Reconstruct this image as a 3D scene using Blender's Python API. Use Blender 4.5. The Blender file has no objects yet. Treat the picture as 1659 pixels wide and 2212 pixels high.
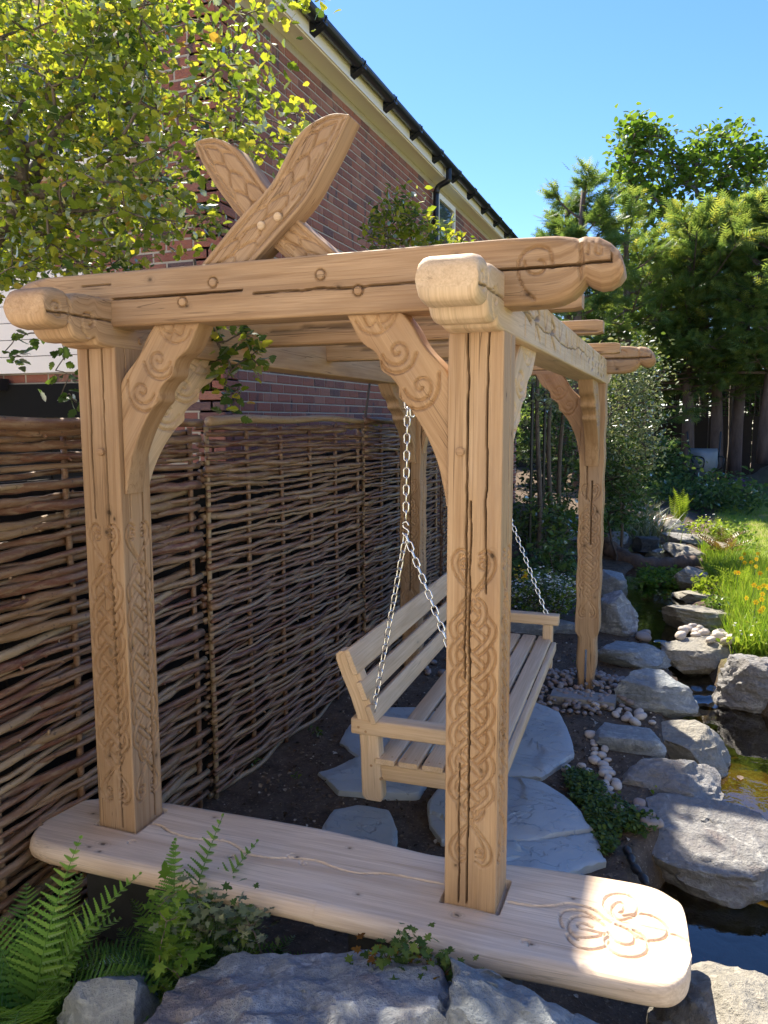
import bpy, bmesh, math, random
import numpy as np
from mathutils import Vector, Matrix

# ------------------------------------------------------------------ camera, sky, sun, exposure
scene = bpy.context.scene
CAM = np.array([0.42788, -2.03777, 1.82223])
YAW, PITCH, ROLL, FPX = math.radians(20.5726), math.radians(-6.8177), math.radians(-0.1462), 1670.3
_f = np.array([-math.sin(YAW)*math.cos(PITCH), math.cos(YAW)*math.cos(PITCH), math.sin(PITCH)])
_r = np.array([math.cos(YAW), math.sin(YAW), 0.0]); _u = np.cross(_r, _f)
CR = _r*math.cos(ROLL)+_u*math.sin(ROLL); CU = _u*math.cos(ROLL)-_r*math.sin(ROLL); CF = _f
cam_data = bpy.data.cameras.new('camera'); cam = bpy.data.objects.new('camera', cam_data)
scene.collection.objects.link(cam); scene.camera = cam
cam_data.sensor_fit = 'VERTICAL'; cam_data.sensor_height = 24.0; cam_data.lens = FPX/2212*24.0
cam_data.clip_start = 0.05; cam_data.clip_end = 500
cam.matrix_world = Matrix([[CR[i], CU[i], -CF[i], CAM[i]] for i in range(3)]+[[0, 0, 0, 1]])

SUN = np.array([-2.50, 3.0, 4.5]); SUN = SUN/np.linalg.norm(SUN)
world = bpy.data.worlds.new('World'); scene.world = world; world.use_nodes = True
nt = world.node_tree; bg = nt.nodes['Background']
sky = nt.nodes.new('ShaderNodeTexSky'); sky.sky_type = 'NISHITA'; sky.sun_disc = False
sky.sun_elevation = math.asin(SUN[2]); sky.sun_rotation = math.atan2(SUN[0], SUN[1])
sky.air_density = 1.0; sky.dust_density = 0.1; sky.ozone_density = 3.0; sky.altitude = 50
hs = nt.nodes.new('ShaderNodeHueSaturation'); hs.inputs['Saturation'].default_value = 1.18
tn = nt.nodes.new('ShaderNodeMix'); tn.data_type = 'RGBA'; tn.blend_type = 'MULTIPLY'; tn.inputs[0].default_value = 1.0; tn.inputs[7].default_value = (.78, .80, .97, 1)
nt.links.new(sky.outputs[0], hs.inputs['Color']); nt.links.new(hs.outputs[0], tn.inputs[6]); nt.links.new(tn.outputs[2], bg.inputs[0]); bg.inputs[1].default_value = 0.0535
sun_data = bpy.data.lights.new('sun', 'SUN'); sun_data.energy = 2.75; sun_data.angle = math.radians(0.6); sun_data.color = (1.0, 0.89, 0.72)
sun = bpy.data.objects.new('sun', sun_data); scene.collection.objects.link(sun)
sun.rotation_mode = 'QUATERNION'; sun.rotation_quaternion = Vector(SUN).to_track_quat('Z', 'Y'); sun.location = (-6, 8, 12)
vs = scene.view_settings; vs.view_transform = 'Standard'; vs.look = 'None'; vs.gamma = 1.0; vs.exposure = 2.38; vs.use_curve_mapping = False
scene.cycles.use_denoising = True; scene.cycles.max_bounces = 8; scene.cycles.diffuse_bounces = 4
scene.cycles.transparent_max_bounces = 12; scene.cycles.sample_clamp_indirect = 4.0
scene.cycles.caustics_reflective = False; scene.cycles.caustics_refractive = False

# ------------------------------------------------------------------ pixel (1659 x 2212 view of the photo) -> place
def ray(px, py): return CF+CR*((px-829.5)/FPX)+CU*((1106-py)/FPX)
def onz(px, py, z=0.0):
    d = ray(px, py); return CAM+d*((z-CAM[2])/d[2])
def ony(px, py, y):
    d = ray(px, py); return CAM+d*((y-CAM[1])/d[1])
def onx(px, py, x):
    d = ray(px, py); return CAM+d*((x-CAM[0])/d[0])
def depth(p): return float((np.asarray(p)-CAM)@CF)

# ------------------------------------------------------------------ numpy noise
def _hash(ix, iy, iz, s):
    h = (ix.astype(np.int64)*374761393+iy.astype(np.int64)*668265263+iz.astype(np.int64)*2147483647+s*974634777) & 0xFFFFFFFF
    h = ((h ^ (h >> 13))*1274126177) & 0xFFFFFFFF
    h = (h ^ (h >> 16))
    return (h & 0xFFFFFF)/float(0xFFFFFF)*2-1
def vnoise(P, s=0):
    P = np.asarray(P, float); i = np.floor(P).astype(int); f = P-i; f = f*f*(3-2*f)
    out = 0
    for dx in (0, 1):
        for dy in (0, 1):
            for dz in (0, 1):
                w = (f[..., 0] if dx else 1-f[..., 0])*(f[..., 1] if dy else 1-f[..., 1])*(f[..., 2] if dz else 1-f[..., 2])
                out = out+w*_hash(i[..., 0]+dx, i[..., 1]+dy, i[..., 2]+dz, s)
    return out
def fbm(P, s=0, o=4, g=0.5):
    a, t, P = 1.0, 0, np.asarray(P, float)
    for k in range(o):
        t = t+a*vnoise(P*(2.03**k)+k*7.3, s+k); a *= g
    return t
def catmull(pts, n=12):
    p = np.asarray(pts, float); p = np.vstack([2*p[0]-p[1], p, 2*p[-1]-p[-2]]); out = []
    for i in range(1, len(p)-2):
        for k in range(n):
            t = k/n
            out.append(.5*((2*p[i])+(-p[i-1]+p[i+1])*t+(2*p[i-1]-5*p[i]+4*p[i+1]-p[i+2])*t*t+(-p[i-1]+3*p[i]-3*p[i+1]+p[i+2])*t**3))
    out.append(p[-2]); return np.array(out)
def resample(p, n):
    p = np.asarray(p, float); s = np.r_[0, np.cumsum(np.linalg.norm(np.diff(p, axis=0), axis=1))]
    t = np.linspace(0, s[-1], n); return np.stack([np.interp(t, s, p[:, k]) for k in range(p.shape[1])], -1)

# ------------------------------------------------------------------ objects
BASE = {}
COL = scene.collection
def mesh_data(name, V, Fs, mat, smooth=False, attrs=None):
    me = bpy.data.meshes.new(name); V = np.ascontiguousarray(V, dtype=np.float32)
    if not isinstance(Fs, list): Fs = [Fs]
    Fs = [np.asarray(f, dtype=np.int32) for f in Fs if len(f)]
    me.vertices.add(len(V)); me.vertices.foreach_set('co', V.ravel())
    loops = np.concatenate([f.ravel() for f in Fs]); me.loops.add(len(loops)); me.loops.foreach_set('vertex_index', loops)
    tot = np.concatenate([np.full(len(f), f.shape[1], np.int32) for f in Fs])
    me.polygons.add(len(tot)); me.polygons.foreach_set('loop_start', np.r_[0, np.cumsum(tot)[:-1]].astype(np.int32))
    me.update(calc_edges=True)
    for k, a in (attrs or {}).items():
        a = np.asarray(a, np.float32)
        if a.ndim == 2:
            at = me.attributes.new(k, 'FLOAT_VECTOR', 'POINT'); at.data.foreach_set('vector', a.ravel())
        else:
            at = me.attributes.new(k, 'FLOAT', 'POINT'); at.data.foreach_set('value', a)
    me.polygons.foreach_set('use_smooth', np.full(len(tot), bool(smooth)))
    if mat is not None: me.materials.append(mat)
    return me
def link(name, me, parent=None):
    o = bpy.data.objects.new(name, me); COL.objects.link(o)
    if parent is not None: o.parent = parent
    return o
def tag(o, label=None, cat=None, group=None, kind=None):
    if label: o['label'] = label
    if cat: o['category'] = cat
    if group: o['group'] = group
    if kind: o['kind'] = kind
    return o
def thing(name, label, cat, loc=(0, 0, 0), group=None):
    o = bpy.data.objects.new(name, None); COL.objects.link(o); o.location = loc; o.empty_display_size = .1
    BASE[o] = np.array(loc, float); return tag(o, label, cat, group)
def mk(name, V, Fs, mat, parent=None, smooth=False, attrs=None):
    """mesh given in world coordinates; the object sits at its thing's base"""
    V = np.asarray(V, float); base = np.zeros(3)
    if parent is not None: base = BASE[parent]
    else: base = np.array([(V[:, 0].min()+V[:, 0].max())/2, (V[:, 1].min()+V[:, 1].max())/2, V[:, 2].min()])
    o = link(name, mesh_data(name, V-base, Fs, mat, smooth, attrs), parent)
    BASE[o] = base
    if parent is None: o.location = base
    return o
class MB:
    """collects simple shapes into one mesh"""
    def __init__(s): s.V = []; s.T = []; s.Q = []; s.n = 0; s.R = []
    def add(s, V, T=None, Q=None, rnd=0.0):
        V = np.asarray(V, float).reshape(-1, 3)
        if T is not None and len(T): s.T.append(np.asarray(T)+s.n)
        if Q is not None and len(Q): s.Q.append(np.asarray(Q)+s.n)
        s.V.append(V); s.n += len(V); s.R.append(np.full(len(V), rnd) if np.isscalar(rnd) else np.asarray(rnd))
    def box(s, c, d, rot=None, rnd=0.0):
        v = np.array([[x, y, z] for x in (-.5, .5) for y in (-.5, .5) for z in (-.5, .5)])*np.asarray(d)
        if rot is not None: v = v@np.asarray(rot).T
        s.add(v+np.asarray(c), Q=[[0, 1, 3, 2], [4, 6, 7, 5], [0, 4, 5, 1], [2, 3, 7, 6], [0, 2, 6, 4], [1, 5, 7, 3]], rnd=rnd)
    def tube(s, P, r, k=6, cap=True, rnd=0.0):
        V, Q, T = tube_arrays(P, r, k, cap); s.add(V, T, Q, rnd)
    def build(s, name, mat, parent=None, smooth=False):
        Fs = []
        if s.Q: Fs.append(np.vstack(s.Q))
        if s.T: Fs.append(np.vstack(s.T))
        return mk(name, np.vstack(s.V), Fs, mat, parent, smooth, {'rnd': np.concatenate(s.R)})
def tube_arrays(P, r, k=6, cap=True):
    P = np.asarray(P, float); n = len(P); r = np.broadcast_to(np.asarray(r, float), (n,))
    T = np.gradient(P, axis=0); T /= np.linalg.norm(T, axis=1)[:, None]+1e-9
    ref = np.array([0, 0, 1.0]) if abs(T[:, 2]).mean() < .8 else np.array([1.0, 0, 0])
    A = np.cross(T, ref); A /= np.linalg.norm(A, axis=1)[:, None]+1e-9; B = np.cross(T, A)
    a = np.arange(k)*2*math.pi/k
    V = (P[:, None]+r[:, None, None]*(A[:, None]*np.cos(a)[None, :, None]+B[:, None]*np.sin(a)[None, :, None])).reshape(-1, 3)
    i = np.arange(n-1)[:, None]*k; j = np.arange(k)[None]; j2 = (j+1) % k
    Q = np.stack([i+j, i+k+j, i+k+j2, i+j2], -1).reshape(-1, 4); T3 = []
    if cap:
        V = np.vstack([V, P[0], P[-1]]); m = n*k
        for q in range(k):
            T3.append([m, q, (q+1) % k]); T3.append([m+1, (n-1)*k+(q+1) % k, (n-1)*k+q])
    return V, Q, np.array(T3, int).reshape(-1, 3)
def scatter(tv, tfs, T, M, rnd=None):
    """copies of a small template (verts tv, faces tfs) placed by 3x3 matrices M and offsets T, as arrays"""
    n = len(T); k = len(tv)
    V = (np.einsum('nij,kj->nki', M, tv)+T[:, None]).reshape(-1, 3)
    Fs = [(np.asarray(f)[None]+(np.arange(n)*k)[:, None, None]).reshape(-1, np.asarray(f).shape[1]) for f in tfs]
    R = np.repeat(rng.random(n) if rnd is None else rnd, k)
    return V, Fs, R
rng = np.random.default_rng(11); random.seed(5)
def frames(D, N):
    """matrices with columns: side, direction D, normal ~N"""
    D = D/(np.linalg.norm(D, axis=1)[:, None]+1e-9); S = np.cross(D, N); S /= np.linalg.norm(S, axis=1)[:, None]+1e-9
    N2 = np.cross(S, D); return np.stack([S, D, N2], -1)

# ------------------------------------------------------------------ materials
def newmat(name):
    m = bpy.data.materials.new(name); m.use_nodes = True; t = m.node_tree
    return m, t, t.nodes['Principled BSDF']
def N(t, typ, **kw):
    n = t.nodes.new(typ)
    for k, v in kw.items():
        if k[0] == '_': n.inputs[int(k[1:])].default_value = v
        elif k in n.inputs: n.inputs[k].default_value = v
        else: setattr(n, k, v)
    return n
def ramp(t, src, stops):
    r = t.nodes.new('ShaderNodeValToRGB'); e = r.color_ramp.elements
    while len(e) < len(stops): e.new(.5)
    for q, (p, c) in zip(e, stops): q.position = p; q.color = tuple(c)+(1,) if len(c) == 3 else c
    t.links.new(src, r.inputs[0]); return r
def mix(t, f, a, b, mode='MIX'):
    m = t.nodes.new('ShaderNodeMix'); m.data_type = 'RGBA'; m.blend_type = mode
    for s, v in ((0, f), (6, a), (7, b)):
        if hasattr(v, 'is_linked') or hasattr(v, 'links'): t.links.new(v, m.inputs[s])
        elif isinstance(v, (int, float)): m.inputs[s].default_value = v
        else: m.inputs[s].default_value = tuple(v)+(1,)
    return m.outputs[2]
def mapping(t, src, scale, loc=(0, 0, 0), rot=(0, 0, 0)):
    m = t.nodes.new('ShaderNodeMapping'); m.inputs['Scale'].default_value = scale; m.inputs['Location'].default_value = loc; m.inputs['Rotation'].default_value = rot
    t.links.new(src, m.inputs[0]); return m.outputs[0]
def noise(t, src, scale, detail=4, rough=.55, dist=0.0):
    n = t.nodes.new('ShaderNodeTexNoise'); n.inputs['Scale'].default_value = scale; n.inputs['Detail'].default_value = detail
    n.inputs['Roughness'].default_value = rough; n.inputs['Distortion'].default_value = dist
    t.links.new(src, n.inputs[0]); return n.outputs[0]
def bump(t, b, src, strength, dist=.01):
    n = t.nodes.new('ShaderNodeBump'); n.inputs['Strength'].default_value = strength; n.inputs['Distance'].default_value = dist
    t.links.new(src, n.inputs['Height']); t.links.new(n.outputs[0], b.inputs['Normal'])
def coords(t, kind='Object'): return t.nodes.new('ShaderNodeTexCoord').outputs[kind]
def attr(t, name): 
    n = t.nodes.new('ShaderNodeAttribute'); n.attribute_name = name; return n
def mrange(t, src, a, b, c=0.0, d=1.0):
    n = t.nodes.new('ShaderNodeMapRange'); n.inputs[1].default_value = a; n.inputs[2].default_value = b; n.inputs[3].default_value = c; n.inputs[4].default_value = d
    t.links.new(src, n.inputs[0]); return n.outputs[0]

def oak(name, light, mid, dark, streak=.5, knots=True, rough=.6, checks=.6):
    m, t, b = newmat(name); g = attr(t, 'gc').outputs['Vector']
    big = noise(t, mapping(t, g, (1.0, 7, 7)), 1.6, 3, .5, .8)
    fib = noise(t, mapping(t, g, (3.0, 120, 120)), 1.5, 4, .65, .2)
    med = noise(t, mapping(t, g, (.9, 34, 34)), 1.3, 5, .6, .8)
    chk = noise(t, mapping(t, g, (.55, 30, 30), (3, 7, 1)), 1.2, 2, .5, .5)
    c = ramp(t, big, [(.28, dark), (.5, mid), (.74, light)]).outputs[0]
    c = mix(t, mrange(t, med, .50, .66, 0, streak), c, tuple(x*k for x, k in zip(mid, (.60, .53, .46))))
    gr = noise(t, mapping(t, g, (.7, 3, 3), (5, 2, 8)), 1.5, 4, .6); c = mix(t, mrange(t, gr, .52, .75, 0, .35), c, tuple(.6*sum(mid)/3+.3*x for x in mid))
    c = mix(t, mrange(t, fib, .38, .70, .0, .55), c, tuple(x*k for x, k in zip(mid, (.66, .60, .54))))
    if checks:
        ab = t.nodes.new('ShaderNodeMath'); ab.operation = 'SUBTRACT'; ab.inputs[1].default_value = .5; t.links.new(chk, ab.inputs[0])
        ab2 = t.nodes.new('ShaderNodeMath'); ab2.operation = 'ABSOLUTE'; t.links.new(ab.outputs[0], ab2.inputs[0])
        gate = noise(t, mapping(t, g, (1.1, 3.5, 3.5), (9, 1, 4)), 1.5, 2)
        ln = t.nodes.new('ShaderNodeMath'); ln.operation = 'MULTIPLY'
        t.links.new(mrange(t, ab2.outputs[0], .010, .003, 0, checks), ln.inputs[0]); t.links.new(mrange(t, gate, .46, .56), ln.inputs[1])
        c = mix(t, ln.outputs[0], c, (.045, .024, .012))
    if knots:
        vo = t.nodes.new('ShaderNodeTexVoronoi'); vo.inputs['Scale'].default_value = 1.0
        t.links.new(mapping(t, g, (2.2, 5.5, 5.5)), vo.inputs[0])
        c = mix(t, mrange(t, vo.outputs[0], .055, .025, 0, .8), c, tuple(x*.25 for x in mid))
        c = mix(t, mrange(t, vo.outputs[0], .2, .06, 0, .3), c, tuple(x*.6 for x in mid))
    c = mix(t, attr(t, 'shade_stain').outputs['Fac'], c, (.03, .017, .010))  # dark colour for painted shade in cracks, runes, peg rings; also knot tone
    t.links.new(c, b.inputs['Base Color']); b.inputs['Roughness'].default_value = rough
    b.inputs['Specular IOR Level'].default_value = .25
    bump(t, b, fib, .35, .004); return m
M = {}
M['oak'] = oak('oak', (.55, .375, .22), (.465, .305, .17), (.355, .215, .112), .6)
M['oak_grey'] = oak('oak_weathered', (.48, .325, .195), (.40, .262, .15), (.30, .185, .10), .8)
M['oak_pale'] = oak('oak_fresh', (.72, .56, .385), (.66, .495, .325), (.55, .40, .25), .4, checks=.25)
M['oak_slab'] = oak('oak_slab', (.82, .68, .535), (.76, .61, .46), (.62, .46, .325), .45, checks=.25)
M['peg'] = oak('peg_wood', (.50, .34, .2), (.42, .27, .15), (.33, .2, .11), .3, False)

def simple(name, col, rough=.6, metal=0.0, var=.12, scale=20, bmp=0.0, spec=.4):
    m, t, b = newmat(name); o = coords(t)
    n = noise(t, o, scale, 4)
    c = mix(t, n, tuple(x*(1-var) for x in col), tuple(min(1, x*(1+var)) for x in col))
    t.links.new(c, b.inputs['Base Color']); b.inputs['Roughness'].default_value = rough; b.inputs['Metallic'].default_value = metal
    b.inputs['Specular IOR Level'].default_value = spec
    if bmp: bump(t, b, n, bmp, .01)
    return m
M['white_pvc'] = simple('white_pvc', (.86, .80, .72), .35, var=.03, scale=3)
M['black_pvc'] = simple('black_pvc', (.012, .014, .02), .28, var=.2, scale=5)
M['dark_paint'] = simple('dark_paint', (.012, .012, .011), .85, spec=.1)
M['tile'] = simple('roof_tile', (.10, .07, .06), .8, scale=8, bmp=.3)
M['mortar'] = simple('mortar', (.42, .38, .315), .95, var=.15, scale=60, bmp=.3)
M['steel'] = simple('galvanised_steel', (.78, .78, .76), .22, 1.0, .08, 30)
M['dark_steel'] = simple('dark_steel', (.03, .03, .032), .4, .3)
M['tub'] = simple('galvanised_tub', (.22, .24, .25), .5, .3, .15, 6)
M['dark_board'] = simple('dark_board', (.018, .014, .012), .9, var=.4, scale=9)
M['render'] = simple('white_render', (.80, .76, .68), .9, var=.05, scale=12, bmp=.2)
M['block'] = simple('dark_block', (.05, .052, .055), .9, var=.4, scale=14, bmp=.5)
M['concrete'] = simple('concrete', (.24, .23, .215), .9, var=.25, scale=30, bmp=.4)
M['trellis'] = simple('trellis_wood', (.03, .022, .017), .85, var=.3, scale=6)

def brick_mat(name, per_object):
    m, t, b = newmat(name); o = coords(t)
    if per_object: r = t.nodes.new('ShaderNodeObjectInfo').outputs['Random']
    else: r = attr(t, 'rnd').outputs['Fac']
    c = ramp(t, r, [(0, (.25, .078, .050)), (.25, (.33, .108, .066)), (.5, (.22, .074, .052)), (.72, (.37, .155, .10)), (.86, (.17, .06, .05)), (1, (.10, .06, .062))]).outputs[0]
    geo = t.nodes.new('ShaderNodeNewGeometry').outputs['Position']
    s = noise(t, mapping(t, geo, (9, 9, 4)), 1.0, 2, .5)
    c = mix(t, mrange(t, s, .60, .70, 0, .85), c, (.035, .036, .045))
    n2 = noise(t, mapping(t, geo, (26, 26, 60)), 1.0, 3, .6, 1.5)
    c = mix(t, mrange(t, n2, .3, .7, 0, .35), c, (.32, .2, .17))
    t.links.new(c, b.inputs['Base Color']); b.inputs['Roughness'].default_value = .85
    bump(t, b, n2, .7, .012); return m
M['brick'] = brick_mat('brick_single', True); M['brick_mass'] = brick_mat('brick_mass', False)

def rock_mat(name, base, second, pale, palemix=.5, purple=0.0):
    m, t, b = newmat(name); o = coords(t)
    a = noise(t, o, 3.2, 5, .6, .4); c = mix(t, mrange(t, a, .3, .7), base, second)
    l = noise(t, mapping(t, o, (5, 5, 9), rot=(.35, .25, 0)), 1.4, 8, .72, .8)
    c = mix(t, mrange(t, l, .50, .66, 0, palemix), c, pale)
    if purple:
        p = noise(t, o, 2.3, 5, .65, .6); c = mix(t, mrange(t, p, .5, .6, 0, purple), c, (.15, .085, .085))
    d = noise(t, o, 38, 5, .7); c = mix(t, mrange(t, d, .35, .65, .45, 0), c, tuple(x*.4 for x in base))
    w = noise(t, mapping(t, o, (2, 2, 9), rot=(.5, .3, 0)), 2.2, 6, .6, 1.2)
    c = mix(t, mrange(t, w, .64, .69, 0, .5), c, tuple(min(1, x*1.2) for x in pale))
    t.links.new(c, b.inputs['Base Color']); b.inputs['Roughness'].default_value = .72
    h = t.nodes.new('ShaderNodeMath'); h.operation = 'ADD'; t.links.new(l, h.inputs[0]); t.links.new(d, h.inputs[1])
    bump(t, b, h.outputs[0], 1.0, .03); return m
M['rock_blue'] = rock_mat('rock_blue_grey', (.25, .285, .31), (.36, .39, .40), (.58, .61, .61), .8)
M['rock_lichen'] = rock_mat('rock_lichen', (.27, .30, .335), (.38, .41, .44), (.68, .72, .74), .9, .6)
M['rock_purple'] = rock_mat('rock_purple', (.29, .275, .27), (.27, .28, .28), (.55, .55, .53), .75, .5)
M['rock_pale'] = rock_mat('rock_pale', (.32, .305, .26), (.40, .375, .32), (.54, .50, .42), .6)
M['rock_dark'] = rock_mat('rock_dark', (.05, .055, .055), (.08, .085, .085), (.14, .15, .15), .4)
def slate_mat():
    m, t, b = newmat('slate_flag'); o = coords(t)
    a = noise(t, o, 2.5, 4, .55, .5); c = mix(t, mrange(t, a, .3, .7), (.34, .385, .41), (.45, .485, .49))
    l = noise(t, o, 14, 7, .7, 1.0); c = mix(t, mrange(t, l, .5, .66, 0, .45), c, (.45, .455, .43))
    r = noise(t, mapping(t, o, (1, 2.2, 1), rot=(0, 0, .3)), 1.6, 6, .62, .6)
    st = ramp(t, r, [(0, (0, 0, 0)), (.44, (.25, .25, .25)), (.45, (.5, .5, .5)), (.53, (.5, .5, .5)), (.54, (.8, .8, .8)), (1, (1, 1, 1))]).outputs[0]
    for lo in (.447, .535):
        ab = t.nodes.new('ShaderNodeMath'); ab.operation = 'SUBTRACT'; ab.inputs[1].default_value = lo; t.links.new(r, ab.inputs[0])
        ab2 = t.nodes.new('ShaderNodeMath'); ab2.operation = 'ABSOLUTE'; t.links.new(ab.outputs[0], ab2.inputs[0])
        c = mix(t, mrange(t, ab2.outputs[0], .006, .001, 0, .10), c, (.16, .14, .12))
    t.links.new(c, b.inputs['Base Color']); b.inputs['Roughness'].default_value = .58
    h = t.nodes.new('ShaderNodeMath'); h.operation = 'MULTIPLY_ADD'; h.inputs[1].default_value = .25; t.links.new(l, h.inputs[0]); t.links.new(st, h.inputs[2])
    bump(t, b, h.outputs[0], .8, .02); return m
M['slate'] = slate_mat()
def pebble_mat():
    m, t, b = newmat('pebble'); r = t.nodes.new('ShaderNodeObjectInfo').outputs['Random']
    c = ramp(t, r, [(0, (.19, .155, .135)), (.25, (.27, .22, .19)), (.5, (.21, .185, .175)), (.75, (.34, .285, .24)), (.9, (.24, .165, .14)), (1, (.15, .13, .12))]).outputs[0]
    n = noise(t, coords(t), 60, 4); c = mix(t, mrange(t, n, .3, .7, 0, .4), c, (.22, .19, .17))
    t.links.new(c, b.inputs['Base Color']); b.inputs['Roughness'].default_value = .55; return m
M['pebble'] = pebble_mat()
M['pebble_pale'] = simple('pale_pebble', (.46, .41, .36), .55, var=.35, scale=7)
def rod_mat():
    m, t, b = newmat('hazel_rod'); r = t.nodes.new('ShaderNodeObjectInfo').outputs['Random']
    c = ramp(t, r, [(0, (.11, .040, .024)), (.2, (.20, .11, .058)), (.4, (.14, .052, .031)), (.55, (.27, .175, .09)), (.7, (.15, .064, .037)), (.85, (.23, .13, .068)), (.95, (.36, .265, .155)), (1, (.16, .07, .042))]).outputs[0]
    n = noise(t, mapping(t, coords(t), (30, 4, 30)), 2.0, 5, .65); c = mix(t, mrange(t, n, .45, .75, 0, .6), c, (.44, .35, .235))
    n2 = noise(t, coords(t), 55, 3); c = mix(t, mrange(t, n2, .62, .7, 0, .7), c, (.04, .03, .025))
    t.links.new(c, b.inputs['Base Color']); b.inputs['Roughness'].default_value = .38; bump(t, b, n, .6, .008); return m
M['rod'] = rod_mat()
def bark_mat(name, a, bcol, sc=14):
    m, t, b = newmat(name); n = noise(t, mapping(t, coords(t), (1, 1, .25)), sc, 6, .65, .6)
    c = mix(t, mrange(t, n, .3, .7), a, bcol); t.links.new(c, b.inputs['Base Color']); b.inputs['Roughness'].default_value = .85
    bump(t, b, n, .7, .02); return m
M['bark'] = bark_mat('bark', (.055, .042, .032), (.16, .13, .105), 30)
M['bark_far'] = bark_mat('conifer_bark', (.07, .045, .035), (.20, .14, .115), 5)
M['log'] = bark_mat('log_bark', (.05, .035, .028), (.17, .12, .09), 12)
def leaf_mat(name, stops, trans=.5, gloss=.12, tint=(1.0, 1.0, .55)):
    m = bpy.data.materials.new(name); m.use_nodes = True; t = m.node_tree; t.nodes.clear()
    out = t.nodes.new('ShaderNodeOutputMaterial'); r = attr(t, 'rnd').outputs['Fac']; c = ramp(t, r, stops).outputs[0]
    d = t.nodes.new('ShaderNodeBsdfDiffuse'); tr = t.nodes.new('ShaderNodeBsdfTranslucent'); gl = t.nodes.new('ShaderNodeBsdfGlossy')
    gl.inputs['Roughness'].default_value = .45; gl.inputs['Color'].default_value = (.9, .95, 1, 1)
    t.links.new(c, d.inputs[0]); t.links.new(mix(t, 1.0, c, tint, 'MULTIPLY'), tr.inputs[0])
    a = t.nodes.new('ShaderNodeMixShader'); a.inputs[0].default_value = trans; t.links.new(d.outputs[0], a.inputs[1]); t.links.new(tr.outputs[0], a.inputs[2])
    f = t.nodes.new('ShaderNodeFresnel'); f.inputs[0].default_value = 1.35
    k = t.nodes.new('ShaderNodeMath'); k.operation = 'MULTIPLY'; k.inputs[1].default_value = gloss*6; t.links.new(f.outputs[0], k.inputs[0])
    bmx = t.nodes.new('ShaderNodeMixShader'); t.links.new(k.outputs[0], bmx.inputs[0]); t.links.new(a.outputs[0], bmx.inputs[1]); t.links.new(gl.outputs[0], bmx.inputs[2])
    t.links.new(bmx.outputs[0], out.inputs[0]); return m
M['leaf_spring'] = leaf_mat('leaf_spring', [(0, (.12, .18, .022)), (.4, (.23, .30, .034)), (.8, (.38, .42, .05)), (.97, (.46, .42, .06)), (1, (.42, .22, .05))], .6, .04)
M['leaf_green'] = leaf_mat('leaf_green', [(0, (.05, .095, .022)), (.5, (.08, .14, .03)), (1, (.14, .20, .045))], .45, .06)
M['leaf_dark'] = leaf_mat('leaf_dark', [(0, (.045, .095, .035)), (.6, (.085, .155, .05)), (1, (.14, .21, .065))], .4, .03)
M['leaf_grey'] = leaf_mat('leaf_grey', [(0, (.11, .15, .08)), (.5, (.20, .24, .13)), (1, (.33, .35, .2))], .35, .06)
M['leaf_tree'] = leaf_mat('leaf_tree', [(0, (.10, .19, .025)), (.5, (.16, .27, .035)), (1, (.25, .35, .06))], .52, .03)
M['leaf_lime'] = leaf_mat('leaf_lime', [(0, (.20, .30, .035)), (.6, (.30, .40, .055)), (1, (.30, .36, .07))], .55, .0)
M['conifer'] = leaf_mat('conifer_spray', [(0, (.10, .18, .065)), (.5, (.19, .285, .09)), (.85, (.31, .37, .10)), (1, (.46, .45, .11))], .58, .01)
M['fern'] = leaf_mat('fern_frond', [(0, (.12, .25, .04)), (.5, (.18, .35, .06)), (1, (.28, .44, .08))], .42, .03)
M['fern_dark'] = leaf_mat('fern_dark', [(0, (.07, .16, .03)), (.5, (.11, .23, .042)), (1, (.17, .29, .06))], .35, .05)
M['fern_bronze'] = leaf_mat('fern_bronze', [(0, (.16, .07, .02)), (.5, (.25, .13, .03)), (1, (.28, .24, .05))], .45, .015)
M['grass'] = leaf_mat('grass_blade', [(0, (.15, .27, .03)), (.5, (.24, .38, .045)), (1, (.38, .44, .09))], .5, .006)
M['flower_white'] = leaf_mat('flower_white', [(0, (.75, .75, .68)), (1, (.85, .85, .8))], .3, .02, (1, 1, 1))
M['flower_yellow'] = leaf_mat('flower_yellow', [(0, (.85, .68, .05)), (.8, (.9, .62, .04)), (1, (.9, .4, .03))], .4, .02, (1, 1, .8))
M['flower_purple'] = leaf_mat('flower_purple', [(0, (.3, .08, .35)), (1, (.4, .15, .45))], .3, .02, (1, 1, 1))
M['litter'] = leaf_mat('soil_litter', [(0, (.05, .035, .025)), (.5, (.13, .09, .06)), (.85, (.28, .22, .16)), (1, (.5, .45, .38))], .05, .01)
def glass_mat():
    m, t, b = newmat('window_glass'); b.inputs['Base Color'].default_value = (.05, .07, .09, 1); b.inputs['Roughness'].default_value = .03; b.inputs['Specular IOR Level'].default_value = .9; return m
M['glass'] = glass_mat()
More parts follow.
